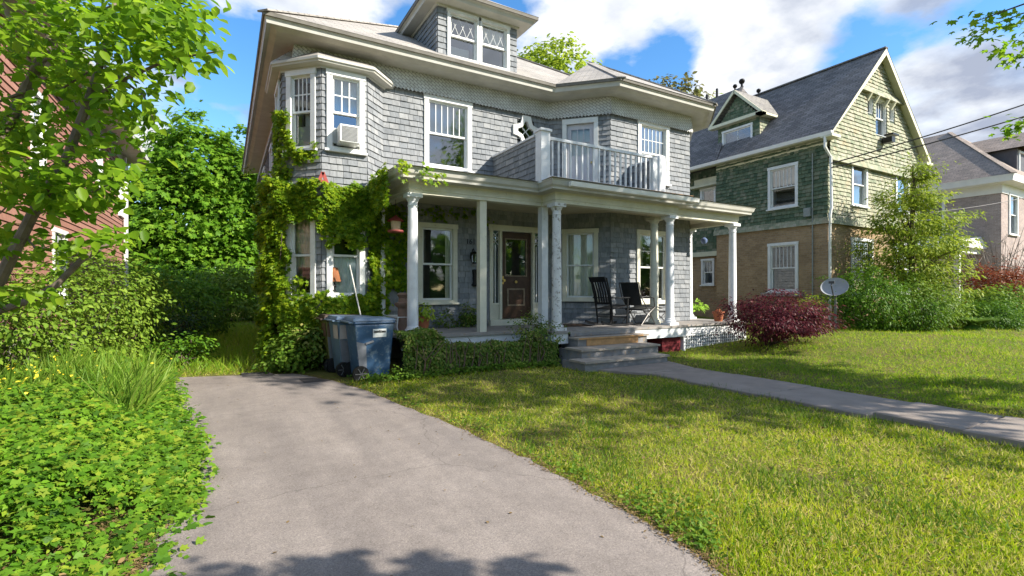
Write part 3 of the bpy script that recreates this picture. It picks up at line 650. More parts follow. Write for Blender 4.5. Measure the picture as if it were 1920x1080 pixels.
PL = [(GX0, GYm), (GX0, GY)]; PF = [(GX0, GY), (GX1, GY)]; PB = [(18.3, GYb), (18.3, GYm)]
gl, gf, gb = [], [], []
gl2, gf2, gb2 = [], [], []
gl.append(window(gh, *PL, 2.29, 1.14, 4.55, 1.58, upper=('bars', 6, 1), gm='glassup', cur=[('blind', 0, 1, .55, 1, 'blind')]))
gl2.append(window(gh, *PL, 2.29, 1.14, 1.45, 1.82, upper=('bars', 6, 1), gm='glassup'))
gf.append(window(gh, *PF, 1.48, 1.12, 4.55, 1.62, gm='glassup', cur=[('sheer', 0, 1, 0, .5, 'curtain2')]))
gf.append(window(gh, *PF, 4.75, 1.12, 4.55, 1.62, gm='glassup', cur=[('sheer', 0, 1, 0, .5, 'curtain2')]))
gf2.append(window(gh, *PF, 1.5, 1.5, 1.35, 2.05, upper=('bars', 8, 1)))
gf2.append(window(gh, *PF, 4.6, 1.5, 1.35, 2.05, upper=('bars', 8, 1)))
gb2.append(window(gh, *PB, GYb - 14.85, .67, 1.75, 1.15, upper=('bars', 3, 1), gm='glassup', t=.09))
gb.append(window(gh, *PB, GYb - 14.9, .8, 5.25, .75, split=0, t=.09, gm='glassup'))
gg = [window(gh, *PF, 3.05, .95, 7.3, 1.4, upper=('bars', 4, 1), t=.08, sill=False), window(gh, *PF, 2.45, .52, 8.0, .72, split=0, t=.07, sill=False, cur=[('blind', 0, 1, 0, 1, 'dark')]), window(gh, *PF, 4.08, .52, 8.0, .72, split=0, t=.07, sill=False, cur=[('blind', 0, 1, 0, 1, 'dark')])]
# arched brick head over the ground floor front windows
zbr = 3.9
bw = MB()
def flat(mb, p0, p1, z0, z1, ops):
    F, Lw = frame(p0, p1); L = lambda u, v: F[0] + F[1] * u + Zv * v
    zs = sorted(set([z0, z1] + [z for o in ops for z in (o[2], o[3]) if z0 < z < z1]))
    for a, b in zip(zs[:-1], zs[1:]):
        cut = sorted([(o[0], o[1]) for o in ops if o[2] <= a + 1e-6 and o[3] >= b - 1e-6]); cur = 0.
        for c0, c1 in cut + [(Lw, Lw)]:
            if c0 - cur > 1e-4: mb.quad(L(cur, a), L(c0, a), L(c0, b), L(cur, b))
            cur = max(cur, c1)
flat(bw, *PL, 0, zbr, gl2); flat(bw, *PF, 0, zbr, gf2); flat(bw, *PB, 0, 3.0, gb2); flat(bw, (18.3, GYm), (GX0, GYm), 0, zbr, [])
flat(bw, (GX1, GY), (GX1, GYb), 0, zbr, [])
bw.build('brick_wall', M['brick'], gh)
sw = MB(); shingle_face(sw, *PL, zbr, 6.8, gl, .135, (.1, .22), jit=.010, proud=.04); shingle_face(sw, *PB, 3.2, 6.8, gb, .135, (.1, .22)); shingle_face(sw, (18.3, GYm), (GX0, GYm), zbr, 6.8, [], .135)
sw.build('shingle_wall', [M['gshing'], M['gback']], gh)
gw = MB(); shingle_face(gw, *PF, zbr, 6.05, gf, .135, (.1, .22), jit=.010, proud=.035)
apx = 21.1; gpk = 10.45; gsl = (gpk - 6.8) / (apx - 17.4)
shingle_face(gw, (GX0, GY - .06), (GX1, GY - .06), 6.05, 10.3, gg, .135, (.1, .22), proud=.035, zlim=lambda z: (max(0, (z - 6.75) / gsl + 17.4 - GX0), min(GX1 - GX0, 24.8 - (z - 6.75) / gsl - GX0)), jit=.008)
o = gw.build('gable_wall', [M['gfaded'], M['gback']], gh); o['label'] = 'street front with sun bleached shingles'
# flare courses where the gable steps out
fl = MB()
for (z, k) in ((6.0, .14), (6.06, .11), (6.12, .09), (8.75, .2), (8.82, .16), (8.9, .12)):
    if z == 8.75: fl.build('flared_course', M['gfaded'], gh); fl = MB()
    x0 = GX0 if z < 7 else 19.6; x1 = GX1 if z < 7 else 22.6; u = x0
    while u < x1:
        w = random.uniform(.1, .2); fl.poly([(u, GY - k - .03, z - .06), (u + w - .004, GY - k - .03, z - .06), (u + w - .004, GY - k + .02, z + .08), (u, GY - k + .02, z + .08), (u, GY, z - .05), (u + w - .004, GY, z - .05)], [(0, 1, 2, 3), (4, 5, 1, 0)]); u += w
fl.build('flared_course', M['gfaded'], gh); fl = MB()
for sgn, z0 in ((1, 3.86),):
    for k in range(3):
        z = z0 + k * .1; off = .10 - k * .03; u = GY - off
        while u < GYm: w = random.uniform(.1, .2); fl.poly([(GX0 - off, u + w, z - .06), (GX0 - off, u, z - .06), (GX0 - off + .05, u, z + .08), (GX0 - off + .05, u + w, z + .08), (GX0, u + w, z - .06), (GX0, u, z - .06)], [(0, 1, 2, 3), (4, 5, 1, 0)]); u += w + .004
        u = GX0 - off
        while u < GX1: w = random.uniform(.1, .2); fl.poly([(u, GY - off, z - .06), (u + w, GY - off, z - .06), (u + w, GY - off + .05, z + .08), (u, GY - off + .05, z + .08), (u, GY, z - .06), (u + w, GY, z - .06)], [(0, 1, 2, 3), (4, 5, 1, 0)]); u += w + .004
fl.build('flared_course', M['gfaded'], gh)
bk_ = MB()
for x in (20.3, 20.85, 21.6, 22.1): bk_.bar((x, GY - .05, 8.45), (x, GY - .2, 8.7), .08, .1)
bk_.box(20.2, 22.4, GY - .10, GY - .065, 8.62, 8.72); bk_.build('bracket', M['gcream'], gh)
gr = MB(); yf, yr = 8.92, 18.0; xe0, xe1 = 17.4, 24.8; th = .09
gr.quad((xe0, yr, 6.8), (xe0, yf, 6.8), (apx, yf, gpk), (apx, yr - 2.5, gpk)); gr.quad((xe1, yf, 6.8), (xe1, yr, 6.8), (apx, yr - 2.5, gpk), (apx, yf, gpk))
gr.quad((xe1, yr, 6.8), (xe0, yr, 6.8), (apx, yr - 2.5, gpk))
# rear cross roof with a hip
hx, hy, hz = 21.6, 15.2, 11.35
for a, b in (((17.4, 21, 6.8), (17.4, 13.5, 6.8)), ((17.4, 13.5, 6.82), (25.8, 13.5, 6.82)), ((25.8, 13.5, 6.8), (25.8, 21, 6.8))): gr.quad(a, b, (hx, hy, hz))
gr.quad((17.4, 21, 6.8), (hx, hy, hz), (hx, 19, hz)); gr.quad((25.8, 21, 6.8), (hx, 19, hz), (hx, hy, hz)); gr.bar((apx, yf, gpk + .01), (apx, 15.5, gpk + .01), .2, .05)
gr.bar((17.4, 13.5, 6.83), (hx, hy, hz), .16, .05)
gr.build('roof', M['slate'], gh)
gs = MB()
gs.quad((xe0 + .02, yf + .01, 6.72), (xe0 + .02, yf + .01, 6.79), (apx, yf + .01, gpk - .01), (apx, yf + .01, gpk - .25)); gs.quad((apx, yf + .01, gpk - .25), (apx, yf + .01, gpk - .01), (xe1 - .02, yf + .01, 6.79), (xe1 - .02, yf + .01, 6.6))
for xa in (xe0, xe1): gs.quad((xa, yf + .02, 6.73), (apx, yf + .02, gpk - .09), (apx, GY - .02, gpk - .09), (xa, GY - .02, 6.73))
gs.quad((xe0, GY, 6.70), (xe0, yr, 6.70), (GX0, yr, 6.72), (GX0, GY, 6.72)); gs.box(GX0 - .02, GX0 + .02, GY, GYm, 6.45, 6.7)
gs.box(17.3, 17.85, 8.88, 9.25, 6.62, 6.72); gs.box(xe1 - .5, xe1 + .05, 8.88, 9.25, 6.55, 6.66)
gs.build('rake_board', M['gcream'], gh)
gg_ = MB(); gg_.poly([(xe0 - .1, 8.9, 6.68), (xe0 + .01, 8.9, 6.66), (xe0 + .01, yr, 6.66), (xe0 - .1, yr, 6.68), (xe0 - .13, 8.9, 6.8), (xe0 + .01, 8.9, 6.8), (xe0 + .01, yr, 6.8), (xe0 - .13, yr, 6.8)], [(0, 1, 2, 3), (0, 3, 7, 4), (0, 4, 5, 1), (2, 6, 7, 3)])
gg_.build('gutter', M['gutter'], gh)
MB().tube([(17.34, 9.12, 6.66), (17.34, 9.12, 6.3), (17.66, 9.1, 6.0), (17.70, 9.1, 4.3), (17.62, 9.1, 4.05), (17.66, 9.12, 3.8), (17.72, 9.16, 3.6), (17.72, 9.16, .2)], .045, 8).build('downspout', M['gutter'], gh)
MB().tube([(17.74, 9.75, 6.3), (17.74, 9.75, .4)], .022, 6).box(17.62, 17.76, 9.78, 10.0, 4.1, 4.4).build('meter_conduit', paint('grey_conduit', (.25, .27, .26)), gh)
MB().box(18.15, 18.32, GYm + .02, GYb, 3.0, 3.2).box(17.95, 18.31, 13.75, 15.3, 6.02, 6.12).box(18.1, 18.31, 13.8, 15.1, 6.12, 6.40).build('band', M['gcream'], gh)
MB().box(17.6, 17.79, 10.1, 11.6, 1.30, 1.42).build('sill_stone', M['stone'], gh); MB().box(19.2, 20.9, GY - .12, GY, 1.2, 1.33).build('sill_stone', M['stone'], gh)
# dormer of the green house
dx = 18.3; dy0, dy1, dzb, dzt, dap = 12.1, 14.0, 7.35, 8.5, 9.62; ym = (dy0 + dy1) / 2
dwl = MB(); od = [window(gh, (dx, dy1), (dx, dy0), .22, 1.4, 7.5, .74, split=0, upper=('bars', 2, 1), gm='glassup', t=.08)]
shingle_face(dwl, (dx, dy1), (dx, dy0), dzb, dzt, od, .12, (.1, .2)); shingle_face(dwl, (dx - .03, dy1), (dx - .03, dy0), dzt + .1, dap - .12, [], .12, (.1, .2), zlim=lambda z: ((z - dzt + .05) / (dap - dzt) * .95, 1.9 - (z - dzt + .05) / (dap - dzt) * .95))
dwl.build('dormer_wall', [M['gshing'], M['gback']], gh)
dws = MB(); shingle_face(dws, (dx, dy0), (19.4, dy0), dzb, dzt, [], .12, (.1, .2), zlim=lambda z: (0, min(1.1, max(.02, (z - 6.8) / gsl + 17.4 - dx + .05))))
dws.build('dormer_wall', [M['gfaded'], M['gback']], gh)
ddr = MB(); e0, e1 = dy0 - .28, dy1 + .28; xb = 17.4 + (dap + .12 - 6.8) / gsl; xl = 17.4 + (dzt - .02 - 6.8) / gsl
ddr.quad((18.05, e0, dzt), (xl, e0, dzt), (xb, ym, dap + .12), (18.05, ym, dap + .12)); ddr.quad((xl, e1, dzt), (18.05, e1, dzt), (18.05, ym, dap + .12), (xb, ym, dap + .12))
ddr.build('dormer_roof', bricky('weathered_roof_shingles', (.26, .25, .23), (.20, .19, .18), (.1, .1, .1), .3, .13, .01), gh)
dt_ = MB(); dt_.bar((18.04, e0, dzt - .06), (18.04, ym, dap + .05), .04, .1); dt_.bar((18.04, e1, dzt - .06), (18.04, ym, dap + .05), .04, .1); dt_.box(18.0, dx, e0, e1, dzt - .1, dzt + .02); dt_.box(18.0, 19.06, e0, dy0 - .02, dzt - .1, dzt - .01)
dt_.build('dormer_trim', M['gcream'], gh)
for (x, y, z, s) in ((18.1, ym, dap + .1, .7), (hx, hy, hz, 1.1), (21.1, 14.0, gpk, .8)): MB().lathe([(.05 * s, 0), (.05 * s, .12 * s), (.10 * s, .16 * s), (.13 * s, .24 * s), (.10 * s, .32 * s), (.02, .36 * s)], x, y, 10, z=z).build('finial', M['blackmetal'], gh)
MB().tube([(21.6, 16.6, 11.2), (21.6, 16.6, 11.75)], .06, 8).build('vent_pipe', M['blackmetal'], gh); MB().tube([(21.6, 17.2, 11.2), (21.6, 17.2, 11.65)], .07, 8).build('vent_pipe', M['blackmetal'], gh)
# flood lamp under the attic window
MB().box(21.3, 21.75, 8.8, 9.1, 7.28, 7.34).box(21.25, 21.5, 8.82, 9.15, 7.0, 7.2).build('window_box', M['blackmetal'], gh)

# ================= far house on the right =================
M['mauve'] = bricky('mauve_brick', (.38, .31, .285), (.29, .235, .22), (.36, .32, .3), .2, .07, .008)
M['froof'] = bricky('brown_grey_roof', (.34, .28, .24), (.25, .21, .18), (.14, .13, .12), .3, .14, .008, blot=(.28, .19, .13))
fh = thing('brick_house', 'mauve brick house with brown hipped roof beyond the green house', 'house', (38, 14, 0))
fx, fy = 31.6, 8.7
fo = [window(fh, (fx, 14), (fx, fy), 14 - 12.2, 1.4, 4.2, 2.0, cur=[('blind', 0, 1, .6, 1, 'blind')])]
ff = [window(fh, (fx, fy), (44, fy), .9, 1.2, 4.2, 2.0), window(fh, (fx, fy), (44, fy), 4, 1.2, 4.2, 2.0)]
fo2 = [window(fh, (fx, 14), (fx, fy), 14 - 12.0, 1.2, 1.2, 1.9)]
w = MB(); flat(w, (fx, 22), (fx, 14), 0, 6.5, []); flat(w, (fx, 14), (fx, fy), 0, 6.5, fo + fo2); flat(w, (fx, fy), (44, fy), 0, 6.5, ff); w.build('brick_wall', M['mauve'], fh)
w = MB(); sweep(w, [(fx, 22), (fx, fy), (44, fy)], [(fx - .6, 22), (fx - .6, fy - .6), (44, fy - .6)], [(0, 6.1), (.08, 6.1), (.08, 6.5), (.9, 6.55), (.95, 6.75), (1, 6.85)]); w.build('eave', M['gutter'], fh)
w = MB(); ex, ey = fx - .6, fy - .6
w.quad((ex, 22, 6.85), (ex, ey, 6.85), (35.7, 12, 10.5), (35.7, 18, 10.5)); w.quad((ex, ey, 6.85), (46, ey, 6.85), (46, 12, 10.2), (35.7, 12, 10.5)); w.quad((46, 22, 6.85), (ex, 22, 6.85), (35.7, 18, 10.5), (46, 18, 10.2)); w.bar((ex, ey, 6.86), (35.7, 12, 10.51), .2, .04); w.build('roof', M['froof'], fh)
w = MB(); w.box(35.6, 38.6, 9.2, 12.0, 7.3, 8.9); w.build('dormer_wall', paint('dark_grey_siding', (.07, .07, .08)), fh)
window(fh, (35.6, 9.2), (38.6, 9.2), .2, 1.1, 7.6, 1.2, sill=False)
w = MB(); w.quad((35.3, 8.8, 8.9), (38.9, 8.8, 8.9), (37.1, 8.8, 10.0)); w.quad((35.3, 13, 8.9), (35.3, 8.8, 8.9), (37.1, 8.8, 10.0), (37.1, 13, 10.0)); w.quad((38.9, 8.8, 8.9), (38.9, 13, 8.9), (37.1, 13, 10.0), (37.1, 8.8, 10.0)); w.build('dormer_roof', M['froof'], fh)
w = MB(); w.hexa([(29.0, 9.2, 3.5), (31.55, 9.2, 3.5), (31.55, 14, 3.5), (29.0, 14, 3.5), (29.2, 9.4, 3.75), (31.55, 9.4, 4.1), (31.55, 14, 4.1), (29.2, 14, 3.75)]); w.box(29.2, 31.5, 9.4, 13.9, 3.25, 3.5)
for x, y in ((29.4, 9.6), (29.4, 11.7), (29.4, 13.7)): w.box(x - .1, x + .1, y - .1, y + .1, .3, 3.25)
w.box(29.2, 31.5, 9.4, 13.9, .3, .8); w.build('porch', M['gutter'], fh)

# ================= red-brown house on the left =================
rh = thing('brown_house', 'red brown clapboard house with wide eaves behind the leaning tree', 'house', (-7, 16, 0))
M['clap'] = isle('brown_clapboard', [(.27, .135, .10), (.31, .16, .12), (.34, .18, .135)], .7, .2, 2)
rx = -3.3; RP = ((rx, 8.0), (rx, 23.6))
ro = [window(rh, *RP, 5.0, .9, 3.9, 1.6), window(rh, *RP, 10.6, .8, 4.2, 1.5), window(rh, *RP, 14.1, .8, 4.2, 1.6), window(rh, *RP, 6.4, 1.1, 1.2, 1.7)]
w = MB(); F, Lw = frame(*RP); z = .6
flat(w, *RP, 0, .6, []); 
b_ = MB(); b_z = .6
L = lambda u, v, k: F[0] + F[1] * u + Zv * v + F[2] * k
while z < 6.45:
    zt = z + .15; cut = sorted([(o[0], o[1]) for o in ro if o[2] < zt and o[3] > z]); cur = 0
    for c0, c1 in cut + [(Lw, Lw)]:
        if c0 - cur > .02: b_.poly([L(cur, z, .03), L(c0, z, .03), L(c0, zt, .006), L(cur, zt, .006), L(cur, z, 0), L(c0, z, 0)], [(0, 1, 2, 3), (4, 5, 1, 0)])
        cur = max(cur, c1)
    z = zt
F2, L2 = frame((-11, 8.0), (rx, 8.0)); z = .6; L = lambda u, v, k: F2[0] + F2[1] * u + Zv * v + F2[2] * k
while z < 6.45: b_.poly([L(0, z, .03), L(L2, z, .03), L(L2, z + .15, .006), L(0, z + .15, .006), L(0, z, 0), L(L2, z, 0)], [(0, 1, 2, 3), (4, 5, 1, 0)]); z += .15
F2, L2 = frame((rx, 23.6), (-11, 23.6)); z = .6
while z < 6.45: b_.poly([L(0, z, .03), L(L2, z, .03), L(L2, z + .15, .006), L(0, z + .15, .006), L(0, z, 0), L(L2, z, 0)], [(0, 1, 2, 3), (4, 5, 1, 0)]); z += .15
b_.build('clapboard_wall', M['clap'], rh); w.build('foundation', M['stone'], rh)
w = MB(); sweep(w, [(-11, 8), (rx, 8), (rx, 23.6), (-11, 23.6)], [(-11, 7.3), (rx + .7, 7.3), (rx + .7, 24.3), (-11, 24.3)], [(0, 6.2), (.05, 6.2), (.05, 6.45), (.95, 6.45), (1, 6.47), (1, 6.65)]); w.build('eave', M['eave'], rh)
w = MB(); w.quad((-12, 7.3, 6.65), (rx + .7, 7.3, 6.65), (-7.2, 12.5, 9.6)); w.quad((rx + .7, 7.3, 6.65), (rx + .7, 24.3, 6.65), (-7.2, 19, 9.6), (-7.2, 12.5, 9.6)); w.quad((rx + .7, 24.3, 6.65), (-12, 24.3, 6.65), (-7.2, 19, 9.6)); w.build('roof', M['slate'], rh)
MB().tube([(rx + .1, 22.9, 6.4), (rx + .1, 22.9, .3)], .05, 8).box(rx + .03, rx + .1, 23.4, 23.6, .6, 6.2).build('downspout', M['gutter'], rh)
# ================= things around the porch =================
def bin_(loc, rz, body, lid, label, sticker=False, patch=None):
    t = thing('wheeled_bin', label, 'bin', loc, rz, 'wheeled bins beside the porch hedge')
    H = 1.0
    b = MB(); lo = [(-.24, -.25), (.27, -.25), (.27, .25), (-.24, .25)]; hi = [(-.33, -.30), (.34, -.30), (.34, .30), (-.33, .30)]
    b.hexa([(*p, .06) for p in lo] + [(*p, H - .06) for p in hi]); b.hexa([(x * 1.05, y * 1.06, H - .06) for x, y in hi] + [(x * 1.06, y * 1.07, H - .01) for x, y in hi])
    bo = b.build('body', body, t, False, bevel=.035)
    for y in (-1, 1):   # moulded recesses and ribs on the side panels
        r = MB()
        r.poly([(-.235, y * .272, .12), (-.12, y * .270, .12), (-.14, y * .292, .62), (-.30, y * .300, .66)], [(0, 1, 2, 3) if y < 0 else (3, 2, 1, 0)])
        r.bar((-.15, y * .288, .62), (-.02, y * .292, .66), .05, .03)
        r.build('moulded_grip', paint('bin_recess', (.16, .17, .19), .5), t, False)
    l = MB(); l.hexa([(-.37, -.33, H - .01), (.38, -.33, H - .01), (.38, .33, H - .01), (-.37, .33, H - .01), (-.34, -.29, H + .06), (.33, -.29, H + .035), (.33, .29, H + .035), (-.34, .29, H + .06)])
    l.build('lid', lid, t, False, bevel=.02)
    MB().tube([(-.40, -.28, H - .02), (-.40, .28, H - .02)], .018, 8).bar((-.40, -.26, H - .02), (-.32, -.26, H - .03), .03).bar((-.40, .26, H - .02), (-.32, .26, H - .03), .03).build('handle', lid, t, False)
    for y in (-.29, .29):
        w = MB(); w.tube([(-.23, y - .035, .13), (-.23, y + .035, .13)], .13, 20); wo = w.build('wheel', M['black'], t, False, bevel=.012)
        MB().tube([(-.23, y - .042, .13), (-.23, y + .042, .13)], .07, 14).build('rim', paint('wheel_rim', (.09, .09, .09), .5), wo, True) if False else None
        rm = MB()
        for k in range(6): a = k * math.pi / 3; rm.bar((-.23, y - .04 if y < 0 else y + .04, .13), (-.23 + .10 * math.cos(a), y - .04 if y < 0 else y + .04, .13 + .10 * math.sin(a)), .02, .012)
        rm.build('spokes', paint('wheel_spoke', (.12, .12, .12), .5), wo, False)
    if sticker:
        s = MB(); yy = lambda z: -.25 - (z - .06) / (.88) * .05 - .012
        s.quad((-.03, yy(.72), .72), (.20, yy(.72), .72), (.20, yy(.86), .86), (-.03, yy(.86), .86)); s.build('sticker', M['white'], t, False)
        s = MB()
        for z, n, h in ((.795, 9, .045), (.745, 0, .02)):
            for k in range(n):
                x = -.018 + k * .023; s.box(x, x + .015, yy(z) - .004, yy(z) - .001, z, z + h * random.choice((1, .75, .9)))
                s.box(x + .004, x + .02, yy(z) - .0045, yy(z) - .0005, z + .018 * random.random(), z + .012 + .02 * random.random())
        s.build('sticker_lettering', M['black'], t, False)
    if patch:
        p = MB(); p.poly([(-.318, -.28, .66), (-.318, .0, .66), (-.335, .0, .9), (-.335, -.28, .9)], [(3, 2, 1, 0)]); p.quad((-.3, -.302, .66), (-.1, -.3, .66), (-.1, -.312, .9), (-.3, -.312, .9)); p.build('weathered_patch', patch, t, False)
    return t
blue = paint('blue_bin_plastic', (.035, .085, .165), .45, .3, 3, (.11, .16, .215), .08)
slateb = paint('slate_blue_bin_plastic', (.10, .16, .22), .5, .2, 3); lidb = paint('faded_blue_lid', (.13, .19, .27), .45, .25, 4, (.22, .25, .28), .04)
olive = paint('olive_bin_plastic', (.13, .13, .035), .55, .25, 3); brownl = paint('brown_lid', (.07, .05, .04), .6, .2)
bin_((2.14, 8.62, 0), R(3), blue, lidb, 'blue wheeled bin with a white sticker, frontmost of the three', True)
bin_((1.98, 9.24, 0), R(5), slateb, lidb, 'slate blue wheeled bin with pale patch between the other two bins', False, paint('pale_patch', (.40, .36, .34), .7))
bin_((1.90, 9.86, 0), R(2), olive, brownl, 'olive and brown wheeled bin at the back against the vines', False, paint('brown_patch', (.14, .085, .06), .7))

# rocking chair
def rocker():
    t = thing('rocking_chair', 'black wooden slat backed rocking chair on the porch by the bay window', 'rocking chair', (8.0, 9.1, ZP), R(8))
    b = M['black']
    for y in (-.25, .25):
        pts = [(x, y * (1 if x < .1 else 1), .025 + .22 * (x - .05) ** 2) for x in np.linspace(-.62, .48, 12)]
        r = MB(); [r.bar(p, q_, .035, .05) for p, q_ in zip(pts[:-1], pts[1:])]; r.build('rocker', b, t, False)
        MB().tube([(.27, y, .04), (.28, y * 1.04, .42), (.28, y * 1.08, .66)], [.02, .023, .02], 8).build('leg', b, t, False)
        MB().tube([(-.22, y * .92, .05), (-.26, y * .95, .42), (-.33, y * .98, .75), (-.46, y, 1.14)], [.02, .024, .022, .018], 8).build('leg', b, t, False)
        MB().hexa([(-.34, y * 1.04 - .025, .66), (.34, y * 1.1 - .04, .665), (.34, y * 1.1 + .04, .665), (-.34, y * 1.04 + .025, .66), (-.34, y * 1.04 - .025, .685), (.34, y * 1.1 - .04, .69), (.34, y * 1.1 + .04, .69), (-.34, y * 1.04 + .025, .685)]).build('arm', b, t, False)
    s = MB(); 
    for k in range(7): x = -.24 + k * .085; s.hexa([(x, -.26, .40 + .012 * k), (x + .075, -.26, .41 + .012 * k), (x + .075, .26, .41 + .012 * k), (x, .26, .40 + .012 * k), (x, -.26, .42 + .012 * k), (x + .075, -.26, .43 + .012 * k), (x + .075, .26, .43 + .012 * k), (x, .26, .42 + .012 * k)])
    s.build('seat', b, t, False)
    s = MB(); bx = lambda z: -.26 - .1 * (z - .42) - .35 * max(0, z - .6) ** 1.3
    for k in range(6): y = -.19 + k * .076; s.bar((bx(.56) - .01, y, .54), (bx(.8) - .0, y, .8), .045, .014); s.bar((bx(.8), y, .8), (bx(1.05) + .0, y, 1.06), .045, .014)
    s.bar((bx(.55), -.24, .54), (bx(.55), .24, .54), .03, .05); s.hexa([(bx(1.05) - .02, -.25, 1.04), (bx(1.05) + .01, -.25, 1.04), (bx(1.05) + .01, .25, 1.04), (bx(1.05) - .02, .25, 1.04), (bx(1.15) - .04, -.25, 1.16), (bx(1.15), -.25, 1.16), (bx(1.15), .25, 1.16), (bx(1.15) - .04, .25, 1.16)])
    s.build('backrest', b, t, False)
    s = MB()
    for a_, c_ in (((.27, -.25, .2), (.27, .25, .2)), ((-.23, -.23, .22), (-.23, .23, .22)), ((-.22, -.25, .25), (.27, -.25, .25)), ((-.22, .25, .25), (.27, .25, .25)), ((.28, -.26, .42), (.28, .26, .42))): s.tube([a_, c_], .012, 6)
    s.build('stretcher', b, t, False)
rocker()
def folding():
    t = thing('folding_chair', 'black sling folding lounge chair with crossed metal legs beside the rocking chair', 'chair', (8.78, 9.0, ZP), R(12))
    m = paint('dull_metal_tube', (.10, .095, .09), .4, .2, metal=.6); f = paint('black_sling_fabric', (.02, .021, .02), .8, .2)
    b = MB(); b.hexa([(-.22, -.24, .48), (-.19, -.24, .48), (-.19, .24, .48), (-.22, .24, .48), (-.40, -.25, 1.02), (-.37, -.25, 1.02), (-.37, .25, 1.02), (-.40, .25, 1.02)]); b.build('backrest', f, t, False, bevel=.012)
    b = MB(); b.hexa([(-.2, -.25, .36), (.3, -.25, .42), (.3, .25, .42), (-.2, .25, .36), (-.2, -.25, .40), (.3, -.25, .455), (.3, .25, .455), (-.2, .25, .40)]); b.build('seat', f, t, False, bevel=.012)
    for y in (-.28, .28):
        s = MB(); s.tube([(.30, y, .02), (.05, y, .32), (-.28, y, .66), (-.40, y, 1.03)], .013, 7); s.build('leg', m, t, False)
        s = MB(); s.tube([(-.30, y, .02), (.0, y, .28), (.32, y, .45), (.62, y, .40)], .013, 7); s.build('leg', m, t, False)
        MB().tube([(-.30, y, .68), (0, y, .70), (.24, y, .66), (.28, y, .44)], .015, 7).build('arm', m, t, False)
    s = MB(); 
    for x, z in ((.30, .02), (-.30, .02), (.62, .40), (-.40, 1.03)): s.tube([(x, -.28, z), (x, .28, z)], .013, 6)
    s.build('crossbar', m, t, False)
folding()
t = thing('footrest', 'small black folding footrest beside the pair of porch columns', 'footrest', (9.55, 9.2, ZP), R(0))
b = MB(); b.bar((-.2, -.15, .36), (.2, -.15, .30), .02); b.hexa([(-.22, -.2, .30), (.22, -.2, .30), (.22, .2, .30), (-.22, .2, .30), (-.22, -.2, .33), (.22, -.2, .33), (.22, .2, .33), (-.22, .2, .33)]); b.build('seat', M['black'], t, False)
for y in (-.2, .2): MB().tube([(-.22, y, .01), (.2, y, .31)], .011, 6).tube([(.22, y, .01), (-.2, y, .31)], .011, 6).build('leg', M['blackmetal'], t, False)
tag(MB().hexa([(6.5, 9.3, ZP + .003), (7.5, 9.2, ZP + .003), (7.6, 9.75, ZP + .003), (6.55, 9.8, ZP + .003), (6.5, 9.3, ZP + .015), (7.5, 9.2, ZP + .012), (7.6, 9.75, ZP + .03), (6.55, 9.8, ZP + .03)]).build('doormat', paint('brown_mat', (.09, .055, .035), .95, .3, 20)), 'worn brown mat lying on the porch floor left of the rocking chair', 'mat')

# bird feeder, ornaments
t = thing('bird_feeder', 'red roofed pale bird feeder hanging under the porch eave', 'bird feeder', (2.96, 9.8, 2.70))
MB().lathe([(.085, 0), (.105, .19)], 0, 0, 12).build('seed_cylinder', paint('amber_plastic', (.55, .45, .30), .4), t, False)
MB().lathe([(.17, .19), (.15, .215), (.07, .27), (.02, .31)], 0, 0, 14).build('roof', paint('red_roof', (.24, .04, .035), .5), t, False)
MB().lathe([(.15, -.03), (.165, -.01), (.165, .01), (.1, .005)], 0, 0, 14).build('tray', paint('red_tray', (.28, .07, .06), .5), t, False)
MB().tube([(0, 0, .3), (0, 0, .73)], .005, 5).build('hanger', M['blackmetal'], t, False)
t = thing('hanging_ornament', 'small blue glass ball hanging from the porch beam', 'ornament', (12.05, 9.7, 2.95))
MB().lathe([(.01, -.1), (.06, -.08), (.095, -.02), (.09, .04), (.05, .085), (.015, .1)], 0, 0, 14).build('ball', paint('blue_glass', (.12, .16, .28), .15, .2), t, False); MB().tube([(0, 0, .09), (0, 0, .5)], .005, 5).build('hanger', M['blackmetal'], t, False)
t = thing('wind_ornament', 'small red pointed ornament poking out of the vines under the bay', 'ornament', (1.62, 10.12, 3.52))
MB().bar((-.10, -.03, 0), (0, -.03, .26), .035, .06).bar((.10, -.03, 0), (0, -.03, .26), .035, .06).bar((-.06, -.03, .09), (.06, -.03, .09), .03, .05).build('frame', paint('red_paint', (.30, .05, .04), .5), t, False)
# window air conditioner
F, _ = frame(P[4], P[5]); t = thing('air_conditioner', 'white window air conditioner in the lower sash of the upper bay window', 'air conditioner', (2.06, 10.21, 4.38))
b = MB(); b.box(-.16, .22, -.30, .05, 0, .34); b.build('case', M['white'], t, False, bevel=.015)
b = MB()
for k in range(12): b.box(-.12, .18, -.312, -.300, .03 + k * .024, .042 + k * .024)
b.build('grille', paint('grille_grey', (.28, .28, .28), .6), t, False)
b = MB()
for k in range(8): b.box(-.25 + k * .011, -.245 + k * .011, -.03, .03, .02, .32); b.box(.23 + k * .008, .235 + k * .008, -.03, .03, .02, .32)
b.build('side_curtain', M['white'], t, False)
# table lamp seen behind the bay window
t = thing('table_lamp', 'orange shaded table lamp standing inside the ground floor bay window', 'lamp', (1.86, 10.08 + .23, 1.5))
MB().lathe([(.15, .18), (.07, .46)], 0, .0, 16).build('lamp_shade', paint('orange_shade', (.26, .10, .04), .8), t, False); MB().lathe([(.07, 0), (.03, .03), (.05, .1), (.02, .18)], 0, 0, 12).build('base', M['black'], t, False)
# leaning pole
tag(MB().tube([(2.33, 9.7, .62), (2.08, 9.9, 2.0)], .014, 7).build('wooden_pole', paint('pale_pole', (.62, .60, .55), .6)), 'thin white pole leaning behind the bins', 'pole')
